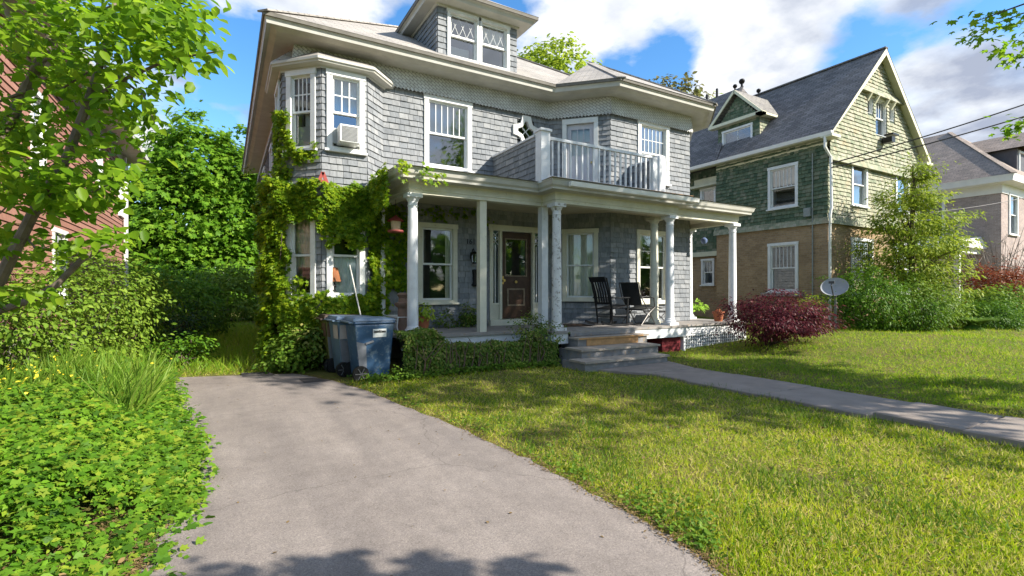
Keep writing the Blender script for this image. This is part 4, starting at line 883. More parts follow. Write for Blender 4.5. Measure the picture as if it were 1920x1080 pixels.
# wire plant stand by the porch end
t = thing('wire_bench', 'white wire plant bench at the end of the porch floor', 'bench', (3.0, 9.8, ZP)); b = MB()
for y in np.linspace(-.5, .4, 16): b.bar((-.14, y, .33), (.14, y, .33), .012)
for x in (-.15, .15): b.bar((x, -.5, .33), (x, .4, .33), .025)
for z in (.22, .28): b.bar((-.15, -.5, z), (-.15, .4, z), .012)
b.build('wire_top', M['white'], t, False)
for x in (-.14, .14):
    for y in (-.48, .38): MB().tube([(x, y, .33), (x * 1.15, y, .15), (x * .9, y, 0)], .012, 6).build('leg', M['white'], t, False)
# pots
terr = paint('terracotta', (.33, .11, .05), .8, .2, 8); clay = paint('brown_clay', (.20, .13, .095), .8, .25, 6)
L_POT = leaf('yellow_green_leaf', [(.10, .17, .015), (.17, .24, .02), (.25, .28, .03)], .4)
L_FERN = leaf('bright_fern_leaf', [(.12, .22, .02), (.2, .32, .04)], .45)
def bunch(name, c, r, n, size, mat, parent, tm=T_OV, droop=0.3):
    d = rdir(n); d[:, 2] = np.abs(d[:, 2]) - droop; pos = np.array(c) + d * np.array(r) * (.4 + .6 * RNG.random((n, 1)))
    return scatter(name, pos, d + np.array([0, -.3, .6]) + RNG.normal(size=(n, 3)) * .3, d + np.array([0, 0, -.3]), size * (.7 + .6 * RNG.random(n)), tm, mat, parent)
t = thing('clay_urn', 'tall brown clay urn standing behind the front porch column', 'urn', (3.05, 9.45, ZP)); MB().lathe([(.15, 0), (.17, .05), (.15, .1), (.15, .5), (.20, .55), (.21, .6), (.14, .62), (.13, .7), (.17, .76), (.12, .8)], 0, 0, 18).build('body', clay, t, False)
t = thing('potted_plant', 'trailing yellow green plant in a terracotta pot right of the front column', 'potted plant', (3.36, 9.35, ZP)); MB().lathe([(.10, 0), (.14, .26), (.16, .27), (.16, .33), (.14, .32)], 0, 0, 16).build('pot', terr, t, False); bunch('foliage', (3.37, 9.3, ZP + .42), (.2, .2, .38), 170, .075, L_POT, t, droop=.45)
t = thing('potted_plant', 'small terracotta pot with a rust coloured plant at the open end of the porch', 'potted plant', (11.7, 8.95, ZP)); MB().lathe([(.10, 0), (.14, .20), (.16, .21), (.16, .27), (.13, .26)], 0, 0, 16).build('pot', terr, t, False); bunch('foliage', (11.7, 8.95, ZP + .3), (.07, .07, .1), 30, .05, leaf('rust_leaf', [(.2, .06, .03), (.25, .1, .05)]), t)
t = thing('potted_plant', 'bright green feathery plant behind the porch end column', 'potted plant', (12.6, 10.6, 0)); MB().lathe([(.16, 0), (.2, .4), (.22, .42), (.2, .5)], 0, 0, 14).build('pot', paint('grey_pot', (.3, .3, .28)), t, False)
MB().tube([(12.6, 10.6, .45), (12.62, 10.58, .8)], .02, 5).build('stem', clay, t)
n = 160; a = RNG.random(n) * 6.28; el = RNG.random(n) * 1.0 - .1; rr = RNG.random(n) * .42; d = np.stack([np.cos(a) * np.cos(el), np.sin(a) * np.cos(el), np.sin(el)], 1)
scatter('foliage', np.array([12.62, 10.55, .95]) + d * rr[:, None], np.tile([0, -.5, .8], (n, 1)) + RNG.normal(size=(n, 3)) * .3, d, .18, T_NAR, L_FERN, t)

# satellite dish
t = thing('satellite_dish', 'grey satellite dish on a short pole in front of the green shrub', 'satellite dish', (15.48, 7.85, .24), R(0))
MB().tube([(0, 0, -.1), (0, 0, 1.2)], .035, 10).build('pole', paint('galvanised_pole', (.16, .17, .16), .5, .1, metal=.3), t, False)
dm = MB(); ax = np.array([-.80, -.25, .55]); ax /= np.linalg.norm(ax); ux = np.cross(Zv, ax); ux /= np.linalg.norm(ux); uy = np.cross(ax, ux); c0 = np.array([-.12, -.05, 1.32]); V = []; Fc = []; nr, na = 6, 28
for side in (0, 1):
    for i in range(nr + 1):
        r = i / nr
        for k in range(na): a = 2 * math.pi * k / na; V.append(c0 + ux * r * .35 * math.cos(a) + uy * r * .31 * math.sin(a) + ax * (.11 * r * r - side * .012))
for side in (0, 1):
    o_ = side * (nr + 1) * na
    for i in range(nr):
        for k in range(na): k2 = (k + 1) % na; f = (o_ + i * na + k, o_ + i * na + k2, o_ + (i + 1) * na + k2, o_ + (i + 1) * na + k); Fc.append(f if side == 0 else f[::-1])
e_ = nr * na; o_ = (nr + 1) * na
for k in range(na): k2 = (k + 1) % na; Fc.append((e_ + k, e_ + k2, o_ + e_ + k2, o_ + e_ + k))
dm.poly(V, Fc, 0, True); dm.build('dish', paint('dish_grey', (.30, .315, .34), .5, .06), t, False)
lb = c0 + ax * .5 - uy * .12; MB().tube([c0 - uy * .30 + ax * .1, lb - uy * .1, lb], .018, 6).bar(lb - ux * .07, lb + ux * .07, .07, .07).build('feed_arm', paint('dark_arm', (.06, .06, .07), .5), t, False); MB().bar(c0 - ax * .05, np.array([0, 0, 1.18]), .06, .06).build('bracket', paint('dark_bracket', (.06, .06, .07), .5), t, False)

# overhead wires
for a, b, sag, lab in (((17.5, 9.0, 5.75), (30.0, -2.2, 11.9), .5, 'upper of the two black service wires running to the green house'), ((17.5, 9.0, 5.6), (30.0, -2.2, 11.2), .55, 'lower of the two black service wires running to the green house'), ((17.6, 8.9, 3.95), (31.0, 6.5, 5.9), .3, 'thin dark wire crossing low in front of the far house')):
    a = np.array(a); b = np.array(b); pts = [a + (b - a) * s_ - Zv * sag * 4 * s_ * (1 - s_) for s_ in np.linspace(0, 1, 24)]
    tag(MB().tube(pts, .022 if 'black' in lab else .012, 6).build('power_line', M['black']), lab, 'wire', 'overhead wires')
EXPO = 1.66; SKYV = .60; SKYS = 1.28; CLOUD_SEED = 3.1; CS = 1.9
def PX(px, py): return (SA + (px - 960) / FOC * CA, CA - (px - 960) / FOC * SA, (HOR - py) / FOC)
LOBES = [(PX(1090, 100), 260, .15), (PX(1470, 30), 260, .10), (PX(1330, 140), 300, .12), (PX(1830, 190), 60, .14), (PX(620, 10), 160, .16), (PX(290, 275), 1500, .25), (PX(340, 150), 1500, .08), (PX(1205, 60), 60, -.045), (PX(1590, 90), 500, -.12), (PX(370, 120), 90, -.22), (PX(770, 50), 900, -.16), (PX(1260, 120), 900, -.12), (PX(420, 20), 900, .14), (PX(1500, 90), 900, .1), ((.4, -.85, .4), 5, .10), (PX(1550, 100), 200, -.05)]
GREYS = [(PX(1860, 230), 90, .34)]
# ================= ground =================
def sstep(a, b, x): t = np.clip((x - a) / (b - a), 0, 1); return t * t * (3 - 2 * t)
def wob(x, y):
    return (np.sin(x * 1.7 + y * .9) + np.sin(x * .6 - y * 1.9 + 1) + np.sin(x * 3.1 + 2 * y + 2) * .5 + np.sin(-x * 2.3 + y * 3.7) * .4) / 2.9
DL = [(305, 712), (313, 745), (330, 800), (343, 845), (336, 890), (325, 940), (300, 1000), (275, 1050), (255, 1095)]
DR = [(560, 704), (625, 716), (690, 736), (760, 766), (850, 802), (925, 836), (1000, 872), (1080, 912), (1150, 952), (1230, 998), (1300, 1042), (1360, 1090)]
dl = [G(*p)[:2] for p in DL]; dr = [G(*p)[:2] for p in DR]
def subdiv(pts, n, amp):
    out = []
    for a, b in zip(pts[:-1], pts[1:]):
        for i in range(n): out.append(np.array(a) + (np.array(b) - np.array(a)) * i / n + RNG.normal(size=2) * amp * (i > 0))
    out.append(np.array(pts[-1])); return out
dl = [np.array([-.95, 10.25])] + subdiv(dl, 6, .012) + [np.array([-.6, 0]), np.array([-1.2, -9])]
dr = [np.array([1.05, 9.6])] + subdiv(dr, 6, .012) + [np.array([3.0, 0]), np.array([3.4, -9])]
DRIVE = np.array(dl + dr[::-1])
def inpoly(x, y, poly):
    r = np.zeros(x.shape, bool); j = len(poly) - 1
    for i in range(len(poly)):
        xi, yi = poly[i]; xj, yj = poly[j]
        c = ((yi > y) != (yj > y)) & (x < (xj - xi) * (y - yi) / (yj - yi + 1e-12) + xi); r ^= c; j = i
    return r
def pdist(x, y, line):
    d = np.full(x.shape, 1e9)
    for a, b in zip(line[:-1], line[1:]):
        ax, ay = a; bx, by = b; L2 = (bx - ax) ** 2 + (by - ay) ** 2 + 1e-12
        t = np.clip(((x - ax) * (bx - ax) + (y - ay) * (by - ay)) / L2, 0, 1); d = np.minimum(d, np.hypot(x - ax - t * (bx - ax), y - ay - t * (by - ay)))
    return d
def gz(x, y):
    x = np.asarray(x, float); y = np.asarray(y, float)
    rise = .28 * sstep(9.5, 15, x) * sstep(1.5, 6.5, y) + .04 * sstep(7.7, 8.2, x)
    dd = np.where(inpoly(x, y, DRIVE), 0, pdist(x, y, [p for p in DRIVE[:len(dl)]]) * (x < .3) + pdist(x, y, [p for p in DRIVE[len(dl):]]) * (x >= .3))
    b = .035 * wob(x, y) * sstep(.15, 1.0, dd) + .015 * sstep(.0, .25, dd)
    pathd = np.maximum(np.abs(x - 7.12) - .65, 0); b = b * sstep(0, .6, pathd + (y > 7.3))
    return rise + b - .0 + .0 * x
xs = np.concatenate([np.linspace(-260, -12, 14), np.linspace(-10, 26, 181), np.linspace(30, 320, 16)])
ys = np.concatenate([np.linspace(-120, -12, 10), np.linspace(-10, 15, 126), np.linspace(17, 30, 8), np.linspace(40, 400, 12)])
XX, YY = np.meshgrid(xs, ys); ZZ = gz(XX, YY) - .0
nx_, ny_ = len(xs), len(ys)
idx = np.arange(nx_ * ny_).reshape(ny_, nx_)
faces = np.stack([idx[:-1, :-1], idx[:-1, 1:], idx[1:, 1:], idx[1:, :-1]], -1).reshape(-1, 4)
me = bpy.data.meshes.new('ground'); me.from_pydata(np.stack([XX, YY, ZZ - .012], -1).reshape(-1, 3).tolist(), [], faces.tolist()); me.update()
me.polygons.foreach_set('use_smooth', [True] * len(me.polygons))
m, nt, b = newmat('lawn_soil'); f1 = noise(nt, 1.1, 6); f2 = noise(nt, 14, 6, None, .7)
c = mixc(nt, ramp(nt, f1, [(.40, (0, 0, 0)), (.62, (1, 1, 1))]), (.10, .14, .015), (.17, .155, .04)); c = mixc(nt, ramp(nt, f2, [(.35, (0, 0, 0)), (.7, (1, 1, 1))]), c, (.10, .075, .04))
nt.links.new(c, b.inputs['Base Color']); b.inputs['Roughness'].default_value = .95; b.inputs['Specular IOR Level'].default_value = .1; bumpn(nt, b, f2, .8, .03)
me.materials.append(m); tag(link('ground', me), 'lawn and garden soil under the whole street block', kind='structure', cat='ground')

# driveway
m, nt, b = newmat('asphalt'); f1 = noise(nt, .9, 5); f2 = noise(nt, 110, 4, None, .85); f3 = noise(nt, 5, 7, None, .7)
c = ramp(nt, f1, [(.3, (.20, .174, .156)), (.7, (.256, .225, .202))]); c = mixc(nt, 1.0, c, ramp(nt, f2, [(.32, (.45, .45, .46)), (.47, (.95, .95, .95)), (.55, (1.05, 1.05, 1.05)), (.7, (1.7, 1.66, 1.6))]), 'MULTIPLY')
c = mixc(nt, 1.0, c, ramp(nt, f3, [(.25, (.84, .84, .84)), (.6, (1.04, 1.04, 1.04))]), 'MULTIPLY')
c = mixc(nt, ramp(nt, noise(nt, 2.1, 8, None, .8), [(.66, (0, 0, 0)), (.74, (.5, .5, .5))]), c, (.27, .19, .12))
mpx = N(nt, 'ShaderNodeMapping'); tcx = N(nt, 'ShaderNodeTexCoord'); mpx.inputs['Scale'].default_value = (1.5, .18, 1); nt.links.new(tcx.outputs['Object'], mpx.inputs[0]); c = mixc(nt, 1.0, c, ramp(nt, noise(nt, 1.6, 5, mpx.outputs[0], .6), [(.3, (.80, .80, .81)), (.65, (1.08, 1.07, 1.06))]), 'MULTIPLY')
c = mixc(nt, ramp(nt, noise(nt, 1.1, 8, None, .75), [(.60, (0, 0, 0)), (.70, (.35, .35, .35))]), c, (.10, .09, .082)); c = cracks(nt, c, .42, .0022, (.07, .062, .055))
nt.links.new(c, b.inputs['Base Color']); b.inputs['Roughness'].default_value = .9; b.inputs['Specular IOR Level'].default_value = .2; bumpn(nt, b, f2, .5, .004); M['asphalt'] = m
n = len(DRIVE); mb = MB(); mb.poly([(*p, .022) for p in DRIVE] + [(*p, -.12) for p in DRIVE], [tuple(range(n))] + [((i + 1) % n, i, n + i, n + (i + 1) % n) for i in range(n)])
tag(mb.build('driveway', M['asphalt']), 'faded grey asphalt driveway', kind='structure', cat='driveway')
shadow_tone = paint('painted_shadow', (.055, .05, .048), .9, .2, 20)  # dark colour for flat quads that paint shadow on the driveway end
mb = MB(); mb.quad(*[(*G(*p)[:2], .027) for p in ((452, 702), (505, 700), (516, 706), (455, 709))]); mb.quad(*[(*G(*p)[:2], .027) for p in ((560, 713), (590, 711), (622, 716), (570, 721))])
tag(mb.build('driveway_shadow', shadow_tone), 'painted shadow patches at the end of the driveway', kind='structure', cat='driveway')

# concrete path
conc = paint('path_concrete', (.25, .21, .178), .85, .16, 3, (.17, .15, .12), .0, bump=.4)
mb = MB(); random.seed(3)
js = [6.45, 5.6, 4.32, 2.97, 2.12, .75, -.6, -2.0, -3.4, -4.8]
def slab(mb, c4, z4, t=.16):
    P_ = []; Zs = []
    for i in range(4):
        a = np.array(c4[i]); b2 = np.array(c4[(i + 1) % 4]); k = max(3, int(np.linalg.norm(b2 - a) / .12))
        for s_ in range(k):
            f = s_ / k; P_.append(a + (b2 - a) * f + RNG.normal(size=2) * .010 * (s_ > 0)); Zs.append(z4[i] + (z4[(i + 1) % 4] - z4[i]) * f)
    n = len(P_); cx_ = sum(P_) / n
    In = [p + (cx_ - p) / np.linalg.norm(cx_ - p) * .018 for p in P_]
    mb.poly([(*p, z) for p, z in zip(In, Zs)] + [(*p, z - .012) for p, z in zip(P_, Zs)] + [(*p, z - t) for p, z in zip(P_, Zs)],
            [tuple(range(n))] + [((i + 1) % n, i, n + i, n + (i + 1) % n) for i in range(n)] + [(n + (i + 1) % n, n + i, 2 * n + i, 2 * n + (i + 1) % n) for i in range(n)])
slab(mb, [(6.5, 6.46), (7.75, 6.46), (8.0, 7.32), (5.95, 7.32)], [.035, .035, .04, .03])
for k in range(len(js) - 1):
    a, b2 = js[k], js[k + 1]; lf = [6.55, 6.5, 6.55, 6.68, 6.6, 6.6, 6.6, 6.6, 6.6, 6.6][k]; zz = [.03, .035, .042, .052, .06, .06, .06, .06, .06, .06][k] + random.uniform(-.008, .008); w = 7.78
    psk = sk_ if k else 0; sk_ = random.uniform(-.10, .10)
    slab(mb, [(lf, b2 + .004), (w, b2 + .004 + sk_ * .4), (w, a - .004 + psk * .4), (lf + random.uniform(-.02, .02), a - .004)], [zz + random.uniform(-.006, .01)] * 2 + [zz] * 2)
tag(mb.build('path', conc), 'cracked concrete front path', kind='structure', cat='path')

# ================= leaf materials =================
G1 = leaf('lawn_grass', [(.08, .15, .006), (.14, .215, .007), (.20, .255, .009), (.25, .27, .016), (.30, .27, .08), (.35, .30, .14)], .42, .5, .65, .7, .5)
LW = leaf('weed_leaf', [(.04, .09, .008), (.065, .125, .012), (.10, .155, .018)], .35, .5)
LGC = leaf('ground_cover_leaf', [(.03, .08, .006), (.05, .125, .008), (.07, .165, .010), (.10, .195, .014), (.16, .21, .02)], .4, .45, .55, 1.6)
LTREE = leaf('broad_tree_leaf', [(.055, .12, .006), (.075, .155, .007), (.11, .195, .010), (.15, .23, .015)], .6, .4, .3)
LMAP = leaf('maple_leaf', [(.045, .11, .008), (.065, .145, .010), (.09, .18, .014), (.12, .205, .018)], .42, .5, .5)
LIVY = leaf('vine_leaf', [(.045, .10, .006), (.085, .155, .008), (.135, .205, .010), (.20, .255, .014)], .5, .4, .6, 1.4)
LHEDGE = leaf('hedge_leaf', [(.03, .065, .010), (.06, .11, .015), (.095, .145, .02), (.16, .15, .05)], .25, .4, .5, 2)
LSHR = leaf('shrub_leaf', [(.05, .10, .010), (.085, .145, .014), (.13, .19, .025)], .3, .5, .5)
LYEW = leaf('bright_shrub_leaf', [(.022, .06, .005), (.045, .105, .007), (.08, .155, .009)], .3, .5, .4)
LDARK = leaf('dark_evergreen_leaf', [(.012, .035, .015), (.02, .05, .02), (.035, .07, .025)], .15, .5)
LLAC = leaf('yellow_green_feathery_leaf', [(.08, .13, .012), (.13, .18, .018), (.19, .23, .025)], .4, .5, .5)
LRED = leaf('purple_maple_leaf', [(.018, .003, .006), (.038, .006, .010), (.065, .011, .016), (.10, .021, .024)], .3, .45, .4)
LRED2 = leaf('red_shrub_leaf', [(.08, .018, .010), (.15, .04, .016), (.13, .06, .02)], .35, .5)
LOLIVE = leaf('olive_tree_leaf', [(.06, .06, .02), (.10, .10, .03), (.13, .13, .045)], .3, .5)
LLIME = leaf('lime_tree_leaf', [(.10, .16, .012), (.16, .22, .018), (.22, .27, .03)], .45, .5)
LIT = leaf('dry_leaf', [(.06, .04, .02), (.10, .07, .03), (.16, .11, .05)], .1, .8)
BARK = paint('bark', (.10, .075, .055), .9, .35, 8, (.18, .15, .12), -.02, bump=.8)
BARK2 = paint('grey_brown_bark', (.15, .115, .09), .85, .35, 10, (.22, .18, .14), .0, bump=.8)

# ================= grass =================
def lawnmask(x, y):
    r = ~inpoly(x, y, DRIVE)
    r &= ~((np.abs(x - 7.15) < .56) & (y < 6.5)) & ~((x > 6.1) & (x < 7.9) & (y > 6.35) & (y < 7.3))
    inyard = (x > .2) & ((y < 8.45) | ((x > 9.7) & (y < 8.6)) | ((x > 12.4) & (y < 30)))
    back = (x < 1.0) & (y > 10.1) & (x > -3.2)
    r &= inyard | back
    r &= ~((x > 5.7) & (x < 8.1) & (y > 7.25))
    return r
n = 430000
D = np.exp(RNG.uniform(np.log(2.2), np.log(24), n)); lat = RNG.uniform(-1.25, 1.3, n) * D
x = D * SA + lat * CA; y = D * CA - lat * SA
keep = lawnmask(x, y); x, y, D = x[keep], y[keep], D[keep]
thin = noise_v = wob(x * 1.3, y * 1.3) + .5 * wob(x * 4.1 + 3, y * 3.7)
keep = RNG.random(len(x)) < np.clip(.95 + .5 * thin, .22, 1); x, y, D = x[keep], y[keep], D[keep]
n = len(x); pos = np.stack([x, y, gz(x, y) - .012], 1)
hgt = (.024 + .026 * RNG.random(n)) * (1 + .35 * sstep(.1, .9, wob(x * .9 + 5, y * 1.1))) * (1 + D / 16)
t_ = np.stack([RNG.normal(size=n) * 1.15, RNG.normal(size=n) * 1.15, np.ones(n)], 1); nn = rdir(n); nn[:, 2] = np.abs(nn[:, 2]) * .8
tb = (np.array(T_BL[0]) * np.array([1.6, 1, 1])).tolist()
G2 = leaf('fresh_lawn_grass', [(.06, .14, .005), (.105, .195, .006), (.155, .235, .008), (.20, .25, .012), (.25, .25, .06)], .42, .5, .6, .6, .5)
fr_ = x + .5 * wob(x, y * 2) > 8.0
tag(scatter('grass', pos[~fr_], nn[~fr_], t_[~fr_], hgt[~fr_], (tb, T_BL[1]), G1), 'short yellow green lawn grass with dry patches', kind='stuff', cat='grass')
tag(scatter('fresh_grass', pos[fr_], nn[fr_], t_[fr_], hgt[fr_], (tb, T_BL[1]), G2), 'fresher green lawn grass beyond the front path', kind='stuff', cat='grass')
# longer tufts
n = 5200; cx_ = RNG.uniform(2.5, 10, 60); cy_ = RNG.uniform(1.2, 6.5, 60); I = RNG.integers(0, 60, n)
x = cx_[I] + RNG.normal(size=n) * .16; y = cy_[I] + RNG.normal(size=n) * .16; k = lawnmask(x, y); x, y = x[k], y[k]; n = len(x)
tag(scatter('grass_tufts', np.stack([x, y, gz(x, y) - .01], 1), rdir(n) * [1, 1, .3], np.stack([RNG.normal(size=n) * .5, RNG.normal(size=n) * .5, np.ones(n)], 1), .07 + .05 * RNG.random(n), T_BL, LW), 'taller green tufts scattered in the lawn', kind='stuff', cat='grass')
# broad-leaved weeds along the driveway edge and in the near lawn
line = dr[1:-2]; NW = 3600; seg = RNG.integers(0, len(line) - 1, NW); f = RNG.random(NW)[:, None]; A = np.array(line)
p = A[seg] * (1 - f) + A[seg + 1] * f; off = np.abs(RNG.normal(size=(NW, 1))) * .32 + .03; p = p + off * np.array([[.75, .66]])
k = (wob(p[:, 0] * 2.2, p[:, 1] * 2.2) + .35 * RNG.normal(size=len(p)) >.22) ; p = p[k]; k = lawnmask(p[:, 0], p[:, 1]); p = p[k]; n = len(p)
tag(scatter('weeds', np.stack([p[:, 0], p[:, 1], gz(p[:, 0], p[:, 1]) + .012 + .035 * RNG.random(n)], 1), np.array([0, 0, 1.]) + RNG.normal(size=(n, 3)) * .35, rdir(n) * [1, 1, .3], .018 + .03 * RNG.random(n), T_OV, LW), 'small broad leaved weeds along the lawn edge by the driveway', kind='stuff', cat='weeds')
# dry needles and dirt strip at the driveway edges
A = np.array(dr[1:-1]); B = np.array(dl[1:-1]); P2 = []
for A_, sg, m_ in ((A, 1, 3200), (B, -1, 2200)):
    sgm = RNG.integers(0, len(A_) - 1, m_); f = RNG.random(m_)[:, None]; q_ = A_[sgm] * (1 - f) + A_[sgm + 1] * f; P2.append(q_ + RNG.normal(size=(m_, 2)) * .045 + np.array([[.03 * sg, .02 * sg]]))
p = np.concatenate(P2); n = len(p)
tag(scatter('debris', np.stack([p[:, 0], p[:, 1], np.full(n, .026) + .008 * RNG.random(n)], 1), np.array([0, 0, 1.]) + RNG.normal(size=(n, 3)) * .15, rdir(n) * [1, 1, .1], .012 + .022 * RNG.random(n), T_NAR, LIT), 'dry brown leaf crumbs along the driveway edges', kind='stuff', cat='leaf litter')
p = np.stack([RNG.uniform(-.3, 2.6, 90), RNG.uniform(2.3, 9.5, 90)], 1); p = p[inpoly(p[:, 0], p[:, 1], DRIVE)]; n = len(p)
tag(scatter('litter', np.stack([p[:, 0], p[:, 1], np.full(n, .028)], 1), np.array([0, 0, 1.]) + RNG.normal(size=(n, 3)) * .2, rdir(n) * [1, 1, .1], .012 + .02 * RNG.random(n), T_OV, LIT), 'few crumbs of dry leaves on the driveway', kind='stuff', cat='leaf litter')

# ================= ground cover left of the driveway =================
LX = np.array([[p[1], p[0]] for p in dl])[::-1]
def xedge(y): o = np.argsort(LX[:, 0]); return np.interp(y, LX[o, 0], LX[o, 1])
n = 120000; D = np.exp(RNG.uniform(np.log(2.2), np.log(13), n)); lat = RNG.uniform(-1.35, -.45, n) * D
x = D * SA + lat * CA; y = D * CA - lat * SA
d = xedge(y) - x; k = (d > -.10 + .08 * RNG.normal(size=n)) & (y < 11.0) & (y > .5) & (x > -3.2) & (RNG.random(n) < np.where(y < 3.9 + .5 * wob(x * 3, y * 3), .16, 1)); x, y, d, D = x[k], y[k], d[k], D[k]; n = len(x)
h = (.07 + .33 * sstep(-.05, .8, d) * (1 + .28 * wob(x * 2.1, y * 2.1))) * (.22 + .78 * sstep(3.2, 4.6, y + .4 * wob(x * 3, y * 3)))
z = gz(x, y) + h * (.35 + .65 * np.sqrt(RNG.random(n)))
tn = rdir(n); tn[:, 2] = -.25; tn[:, :2] += np.array([.5, -.5])
sz = (.022 + .045 * RNG.random(n) ** 1.3) * (.85 + .045 * D); gn = np.array([.15, -.25, 1.]) + RNG.normal(size=(n, 3)) * .42; gp = np.stack([x, y, z], 1); sel = RNG.random(n) < .55 + .35 * wob(x * 1.4, y * 1.4)
tag(scatter('ground_cover', gp[sel], gn[sel], tn[sel], sz[sel], T_OV, LGC), 'lush bright green ground cover leaves beside the driveway', kind='stuff', cat='ground cover')
tag(scatter('lobed_ground_cover', gp[~sel] + [0, 0, .015], gn[~sel], tn[~sel], sz[~sel] * 1.15, T_MAP, leaf('lobed_cover_leaf', [(.03, .075, .008), (.06, .135, .010), (.09, .175, .014), (.15, .19, .02)], .4, .5, .55, 1.2)), 'lobed green leaves mixed into the ground cover', kind='stuff', cat='ground cover')
n = 2600; x = RNG.uniform(-1.6, -.25, n); y = RNG.uniform(2.0, 4.2, n); k = (xedge(y) - x > -.04); x, y = x[k], y[k]; n = len(x)
tag(scatter('leaf_litter', np.stack([x, y, gz(x, y) + .012 + .02 * RNG.random(n)], 1), np.array([0, 0, 1.]) + RNG.normal(size=(n, 3)) * .4, rdir(n) * [1, 1, .2], .018 + .026 * RNG.random(n), T_OV, LIT), 'brown dead leaves on bare soil at the near end of the ground cover', kind='stuff', cat='leaf litter')
n = 2600; x = RNG.uniform(-2.6, -.85, n); y = RNG.uniform(6.4, 9.8, n); k = wob(x * 1.5, y * 1.5) > -.25; x, y = x[k], y[k]; n = len(x)
tag(scatter('tall_grass', np.stack([x, y, gz(x, y)], 1), rdir(n) * [1, 1, .2], np.stack([RNG.normal(size=n) * .35 + .15, RNG.normal(size=n) * .35, np.ones(n)], 1), .4 + .35 * RNG.random(n), ((np.array(T_BL[0]) * [.55, 1, 1.6]).tolist(), T_BL[1]), leaf('tall_grass_leaf', [(.05, .11, .01), (.08, .15, .015), (.13, .18, .03)], .4)), 'tall bright grass blades rising from the ground cover', kind='stuff', cat='grass')
n = 130; x = RNG.normal(size=n) * .55 - 2.35; y = RNG.normal(size=n) * .8 + 8.3
tag(scatter('yellow_flowers', np.stack([x, y, gz(x, y) + .42 + .12 * RNG.random(n)], 1), np.array([0, -.5, 1.]) + RNG.normal(size=(n, 3)) * .4, rdir(n), .035 + .02 * RNG.random(n), T_OV, leaf('yellow_petal', [(.55, .45, .03), (.6, .5, .05)], .3)), 'patch of small yellow flowers in the ground cover', kind='stuff', cat='flowers')

n = 9000; cx_ = RNG.uniform(1.5, 12, 70); cy_ = RNG.uniform(1.2, 7.6, 70); I = RNG.integers(0, 70, n); x = cx_[I] + RNG.normal(size=n) * .22; y = cy_[I] + RNG.normal(size=n) * .22; k = lawnmask(x, y); x, y = x[k], y[k]; n = len(x)
tag(scatter('clover', np.stack([x, y, gz(x, y) + .008 + .02 * RNG.random(n)], 1), np.array([0, 0, 1.]) + RNG.normal(size=(n, 3)) * .35, rdir(n) * [1, 1, .2], .014 + .022 * RNG.random(n), T_OV, LW), 'small clover leaves in loose patches through the lawn', kind='stuff', cat='clover')
n = 900; x = RNG.uniform(1.5, 13, n); y = RNG.uniform(1.2, 8.0, n); k = lawnmask(x, y) & (wob(x * 1.9 + 2, y * 1.7) > .1); x, y = x[k], y[k]; n = len(x)
tag(scatter('lawn_litter', np.stack([x, y, gz(x, y) + .02], 1), np.array([0, 0, 1.]) + RNG.normal(size=(n, 3)) * .4, rdir(n) * [1, 1, .2], .018 + .035 * RNG.random(n), T_OV, LIT), 'scattered dry brown leaves lying in the lawn', kind='stuff', cat='leaf litter')
n = 9000; x = RNG.uniform(-2.8, 1.0, n); y = RNG.uniform(10.2, 24, n); tb2 = ((np.array(T_BL[0]) * [.7, 1, 1.6]).tolist(), T_BL[1])
tag(scatter('back_grass', np.stack([x, y, gz(x, y) - .01], 1), rdir(n) * [1, 1, .4], np.stack([RNG.normal(size=n) * .6, RNG.normal(size=n) * .6, np.ones(n)], 1), .14 + .18 * RNG.random(n), tb2, leaf('back_grass_leaf', [(.08, .17, .01), (.13, .22, .015), (.2, .26, .03)], .45)), 'longer unmown grass behind the end of the driveway', kind='stuff', cat='grass')

# ================= shrubs and trees =================
def shrub(name, label, cat, c, r, ncl, per, csz, size, mat, tm=T_OV, extra=(), core=True, group=None, flat=.6, up=.55, stem=True, shell=.55):
    gzv = float(gz(c[0], c[1])); t = thing(name, label, cat, (c[0], c[1], gzv), 0, group)
    p, nn, tt, cc = crown([(c, r, 1)] + list(extra), ncl, per, csz, flat, shell, up); k = p[:, 2] > gzv + .02; p, nn, tt = p[k], nn[k], tt[k]
    scatter('foliage', p, nn, tt, size * (.65 + .7 * RNG.random(len(p))), tm, mat, t)
    if stem:
        mb = MB()
        for i in RNG.permutation(len(cc))[:14]:
            b0 = np.array([c[0] + RNG.normal() * .08, c[1] + RNG.normal() * .08, gzv - .02]); e_ = cc[i] * .85 + np.array(c) * .15; md = (b0 + e_) / 2 + RNG.normal(size=3) * .06
            if e_[2] > gzv: mb.tube([b0, md, e_], [.02, .014, .006], 5, cap=False)
        mb.build('stem', BARK, t)
    return t
def tree(name, label, base, top, blobs, ncl, per, csz, size, mat, tm=T_OV, r0=.18, group=None, flat=.6, nl=16, bark=None, shell=.55, up=.55):
    t = thing(name, label, 'tree', (base[0], base[1], float(gz(base[0], base[1]))), 0, group)
    p, nn, tt, cc = crown(blobs, ncl, per, csz, flat, shell, up); k = p[:, 2] > .05; p, nn, tt = p[k], nn[k], tt[k]
    scatter('crown', p, nn, tt, size * (.65 + .7 * RNG.random(len(p))), tm, mat, t)
    mb = MB(); limbs(mb, base, top, cc, r0, r0 * .3, nl); mb.build('trunk', bark or BARK, t); return t
